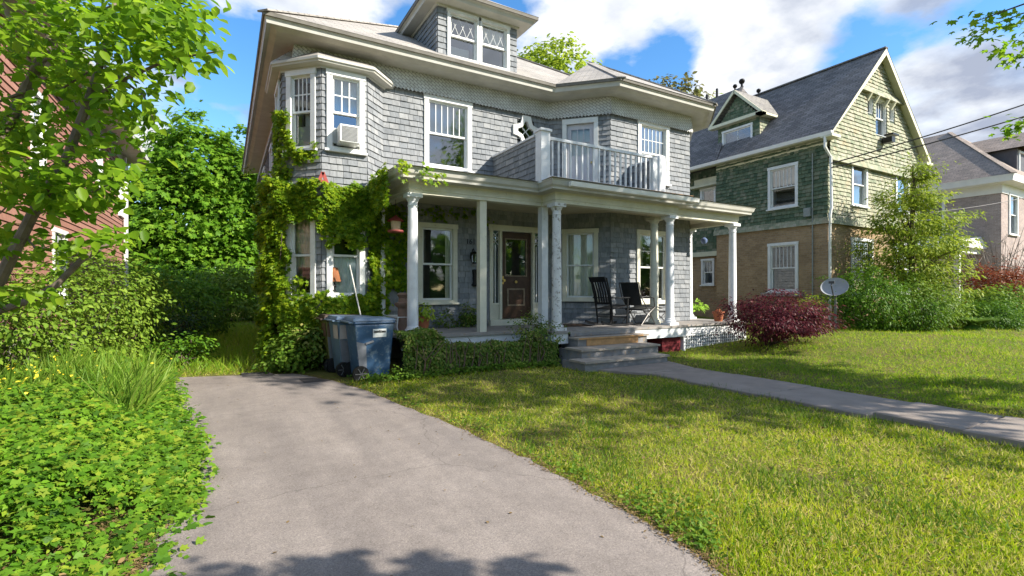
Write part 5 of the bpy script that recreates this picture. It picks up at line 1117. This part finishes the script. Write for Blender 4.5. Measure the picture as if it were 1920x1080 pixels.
# left side
shrub('honeysuckle_shrub', 'light green leafy shrub nearest the camera under the leaning branch', 'shrub', (-2.75, 9.7, .95), (.85, 1.1, 1.05), 150, 26, .34, .075, LSHR)
shrub('honeysuckle_shrub', 'wide light green shrub in front of the brown clapboard wall', 'shrub', (-2.25, 11.4, 1.05), (.95, 1.2, 1.2), 190, 26, .34, .075, LSHR)
shrub('honeysuckle_shrub', 'green shrub below the white downspout of the brown house', 'shrub', (-1.95, 13.4, 1.1), (.9, 1.2, 1.25), 150, 26, .34, .08, LSHR)
shrub('dark_evergreen', 'dark drooping evergreen bush under the big maple', 'shrub', (-1.5, 15.4, .6), (1.0, 1.0, .8), 90, 30, .4, .1, LDARK, T_NAR)
shrub('low_shrub', 'small dark green shrub at the back corner of the driveway', 'shrub', (-.75, 11.8, .28), (.5, .45, .36), 50, 24, .22, .075, LYEW)
tree('maple_tree', 'big round dense green maple filling the gap beyond the driveway', (-1.6, 40, 0), (-1.6, 40, 10), [((-1.6, 40, 9.6), (3.0, 2.8, 3.4), 1.0), ((-2.2, 39.6, 6.2), (4.3, 3.4, 3.6), 1.5), ((1.4, 39.8, 7.2), (3.0, 3.0, 4.3), .9), ((-1.0, 39.4, 2.9), (4.4, 3.0, 2.4), 1.0)], 760, 46, .8, .30, LMAP, T_MAP, .34, up=.55)
tree('maple_tree', 'tall green tree half hidden behind the left wall of the grey house', (5.5, 42, 0), (5.5, 42, 8), [((5.5, 42, 6.5), (4, 3.5, 5.0), 1)], 240, 34, 1.0, .34, LMAP, T_MAP, .3)
tree('maple_tree', 'green tree beyond the brown house corner', (-8.5, 43, 0), (-8.5, 43, 7), [((-8.2, 43, 5.6), (3.6, 3.4, 4.6), 1)], 200, 34, 1.0, .34, LMAP, T_MAP, .3)

shrub('garden_bush', 'dark leafy bush beneath the big maple near the brown house corner', 'shrub', (-1.9, 25.5, 1.1), (1.9, 1.4, 1.5), 130, 34, .5, .17, LMAP)
shrub('garden_bush', 'leafy bush beneath the big maple close to the vine covered wall', 'shrub', (.2, 27.5, 1.2), (1.8, 1.4, 1.6), 130, 34, .5, .17, LSHR)
shrub('garden_bush', 'low bright bush in the long grass behind the driveway', 'shrub', (-.9, 18.0, .4), (.9, .7, .5), 60, 28, .3, .1, LYEW)
# leaning tree at the left edge
t = thing('leaning_tree', 'large leaved tree leaning in at the left edge with long bare branches', 'tree', (-1.95, 4.9, 0))
mb = MB(); B0 = np.array([-1.95, 4.9, -.05])
def path(pts): return [W(*p) for p in pts]
trunk = [B0, np.array([-1.93, 4.95, .6])] + path([(-95, 640, 4.55)])
mb.tube(trunk, [.11, .09, .075], 10)
A = [trunk[-1]] + path([(0, 525, 4.5), (60, 405, 4.42), (128, 292, 4.35), (165, 190, 4.35), (200, 85, 4.4), (228, -60, 4.6)]); mb.tube(A, [.07, .05, .044, .038, .032, .026, .015], 9)
Bv = [trunk[-1]] + path([(-60, 400, 4.9), (0, 262, 4.95), (60, 145, 4.95), (97, 70, 5.0), (130, -30, 5.1), (150, -140, 5.2)]); mb.tube(Bv, [.07, .06, .052, .046, .04, .03, .015], 9)
Cv = [trunk[-1]] + path([(0, 582, 4.6), (60, 562, 4.55), (105, 535, 4.55), (150, 490, 4.6), (185, 468, 4.65), (222, 446, 4.75)]); mb.tube(Cv, [.06, .036, .033, .03, .026, .02, .008], 8)
for pts, r in (([(95, 75, 5.0), (60, 20, 5.1), (20, -60, 5.3)], .02), ([(95, 75, 5.0), (150, 40, 4.9), (250, -10, 4.8)], .02), ([(128, 292, 4.35), (60, 340, 4.5), (0, 400, 4.7)], .02), ([(165, 190, 4.35), (230, 150, 4.2), (320, 110, 4.1), (420, 95, 4.0)], .02), ([(60, 145, 4.95), (110, 170, 4.8), (190, 120, 4.6)], .018), ([(60, 405, 4.42), (85, 395, 4.4), (150, 370, 4.2), (240, 330, 4.1)], .015), ([(45, 440, 4.45), (70, 470, 4.5), (110, 455, 4.5)], .012), ([(190, 120, 4.4), (270, 180, 4.2), (290, 230, 4.1)], .014), ([(50, 170, 4.9), (0, 190, 4.9), (-60, 210, 5)], .016), ([(80, 115, 4.95), (140, 95, 4.8), (180, 90, 4.7)], .014)):
    q_ = path(pts); mb.tube(q_, list(np.linspace(r, r * .3, len(q_))), 6)
mb.build('trunk', BARK2, t)
EL = [(150, 40, 170, 60, 9, 4.7), (300, 50, 100, 55, 7, 4.3), (372, 100, 52, 32, 3.2, 4.05), (255, 130, 105, 62, 6, 4.3), (120, 175, 120, 60, 6, 4.8), (270, 215, 45, 38, 2.2, 4.15), (190, 262, 85, 34, 3, 4.3), (60, 325, 70, 30, 3.2, 4.7), (150, 345, 120, 28, 4.2, 4.3), (120, 378, 110, 24, 3.6, 4.4), (50, 470, 60, 30, 1.4, 4.7), (60, 260, 60, 40, 2.5, 4.9), (50, 90, 65, 60, 4, 5.0), (35, 430, 36, 25, 1.0, 4.6), (232, 330, 42, 16, 1.0, 4.1), (40, 560, 35, 30, .9, 4.5), (185, 462, 42, 20, .8, 4.65), (225, 445, 22, 14, .5, 4.75), (20, 250, 40, 40, 1.4, 5.0), (330, 15, 70, 20, 2, 4.3)]
ww = np.array([e_[4] for e_ in EL]); ncl = 400; I = RNG.choice(len(EL), ncl, p=ww / ww.sum()); CC = []
for i in I:
    a, r = RNG.random() * 6.28, math.sqrt(RNG.random()); e_ = EL[i]; CC.append(W(e_[0] - 20 + e_[2] * .88 * r * math.cos(a), e_[1] - 4 + e_[3] * .9 * r * math.sin(a), e_[5] + RNG.normal() * .36))
CC = np.array(CC + [np.array([-2.3, 5.1, 5.3]) + RNG.normal(size=3) * [1.2, 1.2, .7] for _ in range(170)]); 
K = RNG.integers(6, 14, len(CC)); I = np.repeat(np.arange(len(CC)), K); n = len(I); off = RNG.normal(size=(n, 3)) * [.13, .13, .05]
od = rdir(n) * [1, 1, .25]; scatter('crown', CC[I] + off, np.array([.2, -.45, .8]) + RNG.normal(size=(n, 3)) * .5, od + np.array([0, 0, -.7]), .078 + .058 * RNG.random(n), T_OV, LTREE, t)

# street trees whose shade falls on the lawn
t = tree('street_maple', 'street maple whose leafy branch tips hang into the top right corner', (13.6, -1.4, 0), (13.4, -1.3, 8.5), [((13.0, -1.5, 7.6), (3.3, 3.2, 3.4), 1.0), ((11.9, -.6, 5.6), (1.5, 1.3, 1.1), .3), ((13.7, -.7, 10.6), (2.5, 2.3, 2.1), .8)], 360, 38, .6, .20, LTREE, T_MAP, .26)
TIPS = [(1865, 45, 9.6), (1905, 60, 9.8), (1845, 70, 9.5), (1890, 95, 9.7), (1915, 110, 9.9), (1815, 45, 9.4), (1885, 35, 9.5), (1910, 225, 9.6), (1918, 245, 9.8), (1925, 90, 9.8), (1930, 40, 9.8), (1940, 230, 9.8)]
cc = np.array([W(*p) for p in TIPS]); I = np.repeat(np.arange(len(cc)), 22); n = len(I); off = RNG.normal(size=(n, 3)) * [.16, .16, .12]
scatter('crown', cc[I] + off, np.array([0, 0, 1.]) + RNG.normal(size=(n, 3)) * .5, unit(off) + np.array([0, 0, -.4]), .10 + .06 * RNG.random(n), T_MAP, LTREE, t)
mb = MB(); st_ = np.array([13.3, -1.0, 6.0])
for p in (cc[0], cc[5], cc[7], cc[4]): mb.tube([st_, st_ * .5 + p * .5 + Zv * .5, p * .85 + st_ * .15 + Zv * .15, p], [.05, .03, .015, .006], 6)
mb.build('limb', BARK, t)
t = tree('street_tree', 'street tree behind the viewer casting leaf shadows on the driveway', (6.2, -6.8, 0), (6.1, -6.6, 5.0), [((6.0, -6.6, 5.4), (1.5, 1.5, 1.4), 1.0)], 90, 26, .4, .16, LTREE, T_MAP, .2)
pp_ = [crown([(c, (.17, .13, .05), 1)], 9, 8, .08, .5) for c in ((3.66, -1.14, 3.5), (3.84, -1.22, 3.5), (4.14, -1.47, 3.5), (4.32, -1.53, 3.5), (4.60, -1.74, 3.5), (3.1, -.9, 3.4))]
scatter('crown', np.concatenate([q[0] for q in pp_]), np.concatenate([q[1] for q in pp_]), np.concatenate([q[2] for q in pp_]), .10, T_MAP, LTREE, t)
mb = MB(); mb.tube([(6.1, -6.6, 4.2), (5.6, -4, 4.6), (5.0, -2.6, 4.0), (4.3, -1.7, 3.5), (3.6, -1.3, 3.45)], [.05, .035, .02, .01, .004], 6); mb.build('limb', BARK, t)
n = 7000; x = RNG.uniform(-40, 60, n); y = -26 - RNG.random(n) * 6; z = RNG.random(n) * (7.5 + 2.5 * wob(x * .3, x * .17))
tag(scatter('opposite_trees', np.stack([x, y, z], 1), np.array([0, .6, .7]) + RNG.normal(size=(n, 3)) * .5, rdir(n), .9 + .6 * RNG.random(n), T_OV, LMAP), 'row of green trees across the street mirrored in the windows', kind='stuff', cat='trees')

# trees behind the roofs
tree('lime_tree', 'bright lime green tree crown rising behind the grey roof', (18.2, 26.4, 0), (18.2, 26.4, 14), [((18.2, 26.4, 14.6), (2.6, 2.4, 2.7), 1), ((17.0, 26.4, 13.7), (1.7, 1.6, 2.1), .5)], 200, 30, .62, .30, LLIME, T_OV, .28)
tree('sparse_tree', 'sparse olive tree with thin upswept branches behind the right end of the grey roof', (25.4, 22.6, 0), (25.4, 22.6, 13.5), [((25.0, 22.5, 13.9), (3.2, 1.6, 1.8), 1)], 64, 16, .42, .30, LOLIVE, T_OV, .22, nl=30, shell=.3)
tree('lime_tree', 'green tree top between the grey roof and the green house dormer', (29.8, 23.8, 0), (29.8, 23.8, 11), [((29.8, 23.8, 12.2), (3.2, 3, 2.8), 1)], 120, 26, .7, .3, LLIME, T_OV, .25)
n = 9000; x = RNG.uniform(-60, 70, n); y = 46 + RNG.random(n) * 8; z = RNG.random(n) * (5 + 2.5 * wob(x * .25, x * .13)) * (1 - .0 * y)
tag(scatter('distant_trees', np.stack([x, y, z], 1), np.array([0, -.6, .7]) + RNG.normal(size=(n, 3)) * .5, rdir(n), .7 + .5 * RNG.random(n), T_OV, LMAP), 'band of far garden trees closing the view between the houses', kind='stuff', cat='trees')

# right side planting
shrub('japanese_maple', 'low domed purple red japanese maple at the porch corner', 'shrub', (11.58, 7.38, .95), (1.2, 1.05, .55), 230, 44, .30, .085, LRED, T_NAR, extra=[((11.1, 7.1, .75), (.85, .8, .45), .5), ((12.3, 7.2, .72), (.75, .8, .42), .5)], flat=.35, up=.8)
shrub('rounded_shrub', 'big rounded bright green shrub behind the satellite dish', 'shrub', (16.85, 7.6, 1.1), (1.25, 1.0, .98), 260, 40, .3, .10, LYEW, T_NAR, up=.6)
shrub('pale_shrub', 'small pale green shrub left of the satellite dish', 'shrub', (15.75, 8.75, .85), (.5, .45, .55), 40, 26, .22, .08, LLIME)
shrub('mixed_shrub', 'loose green shrub at the foot of the feathery tree', 'shrub', (18.85, 6.95, 1.0), (1.25, .9, .9), 170, 34, .32, .10, LSHR, T_NAR)
shrub('mixed_shrub', 'dark green shrub between the rounded shrub and the ornamental grass', 'shrub', (17.9, 6.75, .7), (.8, .7, .55), 90, 34, .28, .09, LYEW, T_NAR)
shrub('spreading_juniper', 'low layered spreading evergreen at the right edge of the far lawn', 'shrub', (21.2, 6.15, .75), (1.05, .8, .48), 190, 40, .34, .10, LYEW, T_NAR, extra=[((21.1, 6.0, .5), (1.0, .7, .3), .7)], flat=.4, up=.8)
shrub('green_shrub', 'green shrub under the red leaved shrub on the right', 'shrub', (24.0, 6.6, .9), (1.2, 1, .7), 120, 30, .4, .12, LSHR)
shrub('red_shrub', 'rust red leaved shrub in front of the mauve brick house', 'shrub', (26.9, 7.5, 1.6), (1.5, 1.1, .95), 170, 34, .42, .13, LRED2, T_NAR)
t = thing('ornamental_grass', 'fountain of arching green ornamental grass beside the low evergreen', 'grass clump', (19.5, 6.0, float(gz(19.5, 6.0)))); n = 700; a = RNG.random(n) * 6.28; ro_ = RNG.random(n)
d = np.stack([np.cos(a) * ro_, np.sin(a) * ro_, np.full(n, .75)], 1); scatter('blades', np.array([19.5, 6.0, float(gz(19.5, 6.0))]) + d * [.3, .3, 0], np.stack([np.cos(a), np.sin(a), np.full(n, .8)], 1) * -1, d, .55 + .3 * RNG.random(n), ((np.array(T_BL[0]) * [.6, 1, 2.2]).tolist(), T_BL[1]), leaf('fountain_grass_leaf', [(.09, .17, .03), (.14, .22, .05)], .35), t)
tx, ty = 19.9, 7.7; gz0 = float(gz(tx, ty))
tree('feathery_tree', 'airy yellow green tree with tiered branches before the green house corner', (tx, ty, gz0 - .05), (tx + .1, ty, 5.7), [((tx + .1, ty, 5.35), (.5, .5, .55), .3), ((tx + .05, ty, 4.55), (1.15, 1.0, .45), .7), ((tx - .1, ty, 3.75), (1.75, 1.5, .5), 1.2), ((tx + .3, ty, 3.0), (2.15, 1.7, .5), 1.4), ((tx + .1, ty, 2.2), (1.8, 1.5, .45), 1.1), ((tx + .2, ty - .1, 1.55), (1.5, 1.2, .4), .7)], 310, 46, .40, .14, LLAC, T_NAR, .11, flat=.35, nl=40, shell=.35, up=.7)
t = thing('bare_shrub', 'leafless grey twiggy shrub in front of the far house', 'shrub', (29.3, 8.0, .25)); mb = MB()
for k in range(46):
    a = RNG.random() * 6.28; s_ = .5 + RNG.random() * 1.1; b0 = np.array([29.3, 8.0, .2]); e_ = b0 + [math.cos(a) * s_, math.sin(a) * s_, 2.4 + RNG.random() * 1.6]; m1 = b0 * .55 + e_ * .45 + RNG.normal(size=3) * .12
    mb.tube([b0, m1, e_], [.03, .018, .006], 4, cap=False)
    for j in range(3): f = .45 + .5 * RNG.random(); q_ = m1 + (e_ - m1) * max(0, (f - .45) / .55); mb.tube([q_, q_ + RNG.normal(size=3) * [.3, .3, .15] + [0, 0, .35]], [.01, .004], 4, cap=False)
mb.build('branches', paint('grey_twig', (.22, .19, .16), .9), t)

# hedge in front of the porch
t = thing('clipped_hedge', 'low leafy hedge of dark green ivy along the front of the porch', 'hedge', (4.2, 8.45, 0))
def boxleaf(x0, x1, y0, y1, z1f, n, bulge=.06):
    f = RNG.random(n); side = RNG.random(n)
    x = RNG.uniform(x0, x1, n); y = np.where(side < .62, y0 + np.abs(RNG.normal(size=n)) * bulge, RNG.uniform(y0, y1, n)); zt = z1f(x)
    z = np.where(side < .62, RNG.random(n) * zt, zt - np.abs(RNG.normal(size=n)) * .07); y = y + .06 * wob(x * 3, z * 5); x = x + RNG.normal(size=n) * .02
    nn = np.where((side < .62)[:, None], np.array([[0, -1, .45]]), np.array([[0, -.35, 1]])) + RNG.normal(size=(n, 3)) * .42
    return np.stack([x, y, z], 1), nn
hz1 = lambda x: .50 + .30 * sstep(3.6, 3.1, x) + .06 * wob(x * 4, x * 2) + .0 * x
p, nn = boxleaf(2.62, 5.75, 8.14, 8.8, hz1, 15000)
p2, nn2, tt2, cc2 = crown([((5.35, 8.4, .72), (.42, .32, .34), 1), ((5.65, 8.35, .5), (.25, .3, .35), .5)], 60, 30, .16, .6)
tt = np.array([0, -.3, -.8]) + RNG.normal(size=(len(p), 3)) * .5
scatter('foliage', np.concatenate([p, p2]), np.concatenate([nn, nn2]), np.concatenate([tt, tt2]), .035 + .03 * RNG.random(len(p) + len(p2)), T_OV, LHEDGE, t)
mb = MB(); mb.box(2.72, 5.65, 8.3, 8.75, 0, .38); mb.box(2.72, 3.4, 8.3, 8.75, .48, .68); mb.build('dark_core', paint('hedge_core', (.015, .02, .01), .95), t)  # solid near-black boxes; their colour gives the shade between the leaves
mb = MB()
for k in range(26): x = RNG.uniform(2.7, 5.7); mb.tube([(x, 8.12 + RNG.random() * .05, 0), (x + RNG.normal() * .06, 8.1, .3), (x + RNG.normal() * .12, 8.14, .55 + RNG.random() * .12)], [.012, .009, .005], 5, cap=False)
mb.build('stem', paint('woody_stem', (.13, .085, .06), .9), t)

# climbing vine on the bay
t = thing('climbing_vine', 'thick yellow green climbing vine smothering the left bay and porch corner', 'vine', (1.2, 10.4, 0)); VP, VN = [], []
def ivy(p0, p1, u0, u1, z0, z1, n, th, droop=.0, edge=.10):
    n = int(n * 1.7); th = th * .8; F, Lw = frame(p0, p1); u = RNG.uniform(u0 - edge, u1 + edge, n); v = RNG.uniform(z0 - edge, z1 + edge, n)
    dd = np.minimum(np.minimum(u - u0, u1 - u), np.minimum(v - z0, z1 - v)); k = dd + .16 * wob(u * 7, v * 6) + .05 * RNG.normal(size=n) > 0; u, v = u[k], v[k]; n = len(u)
    kk = .03 + th * (.35 + .45 * (wob(u * 4.5 + 1, v * 4) + .6)) * (.75 + .5 * RNG.random(n))
    pp = F[0] + F[1] * u[:, None] + Zv * v[:, None] + F[2] * np.maximum(kk, .02)[:, None]
    VP.append(pp); VN.append(F[2] * .6 + np.array([.1, -.25, .6]) + RNG.normal(size=(n, 3)) * .42)
ivy(P[0], P[1], 5.5, 10.5, .0, 4.3, 4200, .35); ivy(P[1], P[2], 0, .4, .0, 4.2, 500, .35); ivy(P[2], P[3], -.1, 1.4, .0, 3.7, 6500, .44); ivy(P[2], P[3], .5, 1.36, 3.6, 5.1, 700, .1)
ivy(P[3], P[4], -.1, .17, .9, 3.6, 1800, .25); ivy(P[3], P[4], 0, .9, 2.95, 3.6, 1700, .22); ivy(P[3], P[4], 0, .9, .0, 1.35, 2400, .22); ivy(P[3], P[4], .1, .6, 1.35, 1.7, 120, .12)
ivy(P[4], P[5], 0, .88, 2.75, 3.55, 2100, .24); ivy(P[4], P[5], .1, .8, 2.45, 2.9, 800, .28); ivy(P[4], P[5], 0, .88, .9, 1.40, 1300, .22)
ivy(P[5], P[6], 0, .62, .7, 3.5, 2300, .14); ivy(P[6], P[7], 0, .62, 1.5, 3.3, 900, .05); ivy(P[6], P[7], .6, 2.6, 3.18, 3.4, 160, .04)
ivy(P[3], P[4], 0, .2, 3.6, 5.0, 420, .10); ivy(P[3], P[4], .1, .74, 4.08, 4.32, 260, .10); ivy((2.6, 10.5), (2.64, 8.9), 0, 1.5, 3.15, 3.74, 1100, .12); ivy((2.66, 8.62), (3.6, 8.62), 0, .85, 3.52, 3.74, 90, .03); ivy((2.86, 10.35), (2.95, 10.35), -.05, .2, 1.3, 3.3, 160, .1)
p = np.concatenate(VP); nn = np.concatenate(VN)
q_ = np.array([.72, 22.6, 6.3]) + RNG.normal(size=(60, 3)) * [.1, .8, .18]; p = np.concatenate([p, q_]); nn = np.concatenate([nn, RNG.normal(size=(60, 3)) + [-1, 0, 0]])
n = len(p); scatter('foliage', p, nn, np.array([0, -.1, -.8]) + RNG.normal(size=(n, 3)) * .5, .058 + .05 * RNG.random(n), T_MAP, LIVY, t)
mb = MB()
for k in range(18):
    y = RNG.uniform(10.9, 12.1); mb.tube([(.93, y, 0), (.9, y + RNG.normal() * .1, 1.2), (.94, y + RNG.normal() * .25, 2.6)], [.025, .018, .008], 5, cap=False)
for k in range(8):
    x = RNG.uniform(1.7, 2.45); mb.tube([(x, 10.16, 0), (x + RNG.normal() * .1, 10.15, 1.0)], [.02, .01], 5, cap=False)
mb.build('stem', BARK, t)
# undergrowth at the foot of the bay, bins and hedge
shrub('weed_clump', 'leafy green weeds at the foot of the vine left of the bins', 'weeds', (1.05, 10.1, .3), (.45, .55, .38), 60, 26, .22, .08, LW, stem=False)
shrub('weed_clump', 'darker bushy weeds between the vine and the olive bin', 'weeds', (1.45, 10.0, .5), (.35, .3, .45), 60, 26, .2, .07, LHEDGE, stem=False)
shrub('weed_clump', 'low bright weeds in front of the blue bin', 'weeds', (2.35, 8.05, .08), (.45, .12, .14), 26, 20, .13, .05, LW, stem=False)
shrub('porch_plant', 'green foliage growing along the wall at the back of the porch', 'plant', (4.55, 10.45, ZP + .12), (.95, .14, .13), 46, 22, .14, .06, LHEDGE, stem=False, extra=[((4.9, 10.42, ZP + .3), (.22, .12, .22), .5), ((4.3, 10.42, ZP + .26), (.12, .1, .16), .25)])
n = 1500; x = RNG.uniform(.6, 6.2, n); y = 8.1 - np.abs(RNG.normal(size=n)) * .07 + .9 * sstep(2.4, 1.2, x); k = lawnmask(x, y); x, y = x[k], y[k]; n = len(x)
tag(scatter('border_weeds', np.stack([x, y, gz(x, y) + .02 + .09 * RNG.random(n)], 1), np.array([0, -.3, 1.]) + RNG.normal(size=(n, 3)) * .4, rdir(n) * [1, 1, .4], .04 + .03 * RNG.random(n), T_OV, LW), 'low weeds along the bottom of the hedge', kind='stuff', cat='weeds')

# ================= sky, sun, camera =================
SUN = np.array([.535, -.637, .559]); SUN /= np.linalg.norm(SUN); EL_ = math.asin(SUN[2]); ROT = math.atan2(SUN[0], SUN[1])
w = bpy.data.worlds.new('World'); S.world = w; w.use_nodes = True; nt = w.node_tree; bg = nt.nodes['Background']
sky = N(nt, 'ShaderNodeTexSky', sky_type='NISHITA', sun_disc=False, sun_elevation=EL_, sun_rotation=ROT, air_density=1.0, dust_density=.3, ozone_density=2.2)
tc = N(nt, 'ShaderNodeTexCoord'); sp = N(nt, 'ShaderNodeSeparateXYZ'); nt.links.new(tc.outputs['Generated'], sp.inputs[0])
def mth(op, a, b=None, c=None):
    n = nt.nodes.new('ShaderNodeMath'); n.operation = op
    for i, v in enumerate((a, b, c)):
        if v is None: continue
        if isinstance(v, (int, float)): n.inputs[i].default_value = v
        else: nt.links.new(v, n.inputs[i])
    return n.outputs[0]
zc = mth('ADD', mth('MAXIMUM', sp.outputs[2], 0.0), .22); cu = mth('DIVIDE', sp.outputs[0], zc); cv = mth('DIVIDE', sp.outputs[1], zc)
cb = N(nt, 'ShaderNodeCombineXYZ'); nt.links.new(cu, cb.inputs[0]); nt.links.new(cv, cb.inputs[1]); cb.inputs[2].default_value = CLOUD_SEED
n1 = noise(nt, CS, 10, cb.outputs[0], .55)
mp = N(nt, 'ShaderNodeMapping'); mp.inputs['Location'].default_value = (.09, -.11, .04); nt.links.new(cb.outputs[0], mp.inputs[0]); n2 = noise(nt, CS, 10, mp.outputs[0], .55)
def lobe(d, p, amp):   # banks of cloud and gaps of blue in given directions of the sky
    d = np.array(d, float); d /= np.linalg.norm(d); vm = N(nt, 'ShaderNodeVectorMath', operation='DOT_PRODUCT'); nt.links.new(tc.outputs['Generated'], vm.inputs[0]); vm.inputs[1].default_value = tuple(d)
    return mth('MULTIPLY', mth('POWER', mth('MAXIMUM', vm.outputs['Value'], 0.0), p), amp)
dens = n1
for d, p, a in LOBES: dens = mth('ADD', dens, lobe(d, p, a))
mask = ramp(nt, dens, [(.485, (0, 0, 0)), (.53, (.35, .35, .35)), (.575, (.85, .85, .85)), (.66, (1, 1, 1))])
shade = mth('SUBTRACT', n2, n1); grey = 0.0
for d, p, a in GREYS: grey = mth('ADD', lobe(d, p, a), grey)
lit = mth('ADD', mth('MULTIPLY_ADD', shade, 2.6, .62), mth('MULTIPLY', grey, -1.0))
ccol = ramp(nt, lit, [(.12, (1.0, 1.12, 1.42)), (.40, (1.7, 1.8, 2.0)), (.68, (2.42, 2.44, 2.5))])
hs = N(nt, 'ShaderNodeHueSaturation'); hs.inputs['Saturation'].default_value = SKYS; hs.inputs['Value'].default_value = SKYV; nt.links.new(sky.outputs[0], hs.inputs['Color'])
nt.links.new(mixc(nt, mask, hs.outputs[0], ccol), bg.inputs['Color']); bg.inputs['Strength'].default_value = .15
sl_ = bpy.data.lights.new('sun', 'SUN'); sl_.energy = 3.35; sl_.angle = R(.5); sl_.color = (1, .93, .82)
so = bpy.data.objects.new('sun', sl_); COL.objects.link(so); so.rotation_euler = Vector(SUN).to_track_quat('Z', 'Y').to_euler(); so.location = (20, -20, 30)
cd = bpy.data.cameras.new('camera'); co = bpy.data.objects.new('camera', cd); COL.objects.link(co); S.camera = co
co.location = (0, 0, EYE); co.rotation_euler = (R(90), 0, R(-30)); cd.sensor_width = 36; cd.lens = 36 * FOC / 1920; cd.shift_y = 5 / 1920; cd.clip_start = .05; cd.clip_end = 1500
S.view_settings.view_transform = 'Standard'; S.view_settings.look = 'None'; S.view_settings.exposure = EXPO; S.view_settings.gamma = 1
S.cycles.max_bounces = 8; S.cycles.transparent_max_bounces = 12; S.cycles.diffuse_bounces = 4
S.cycles.use_denoising = True
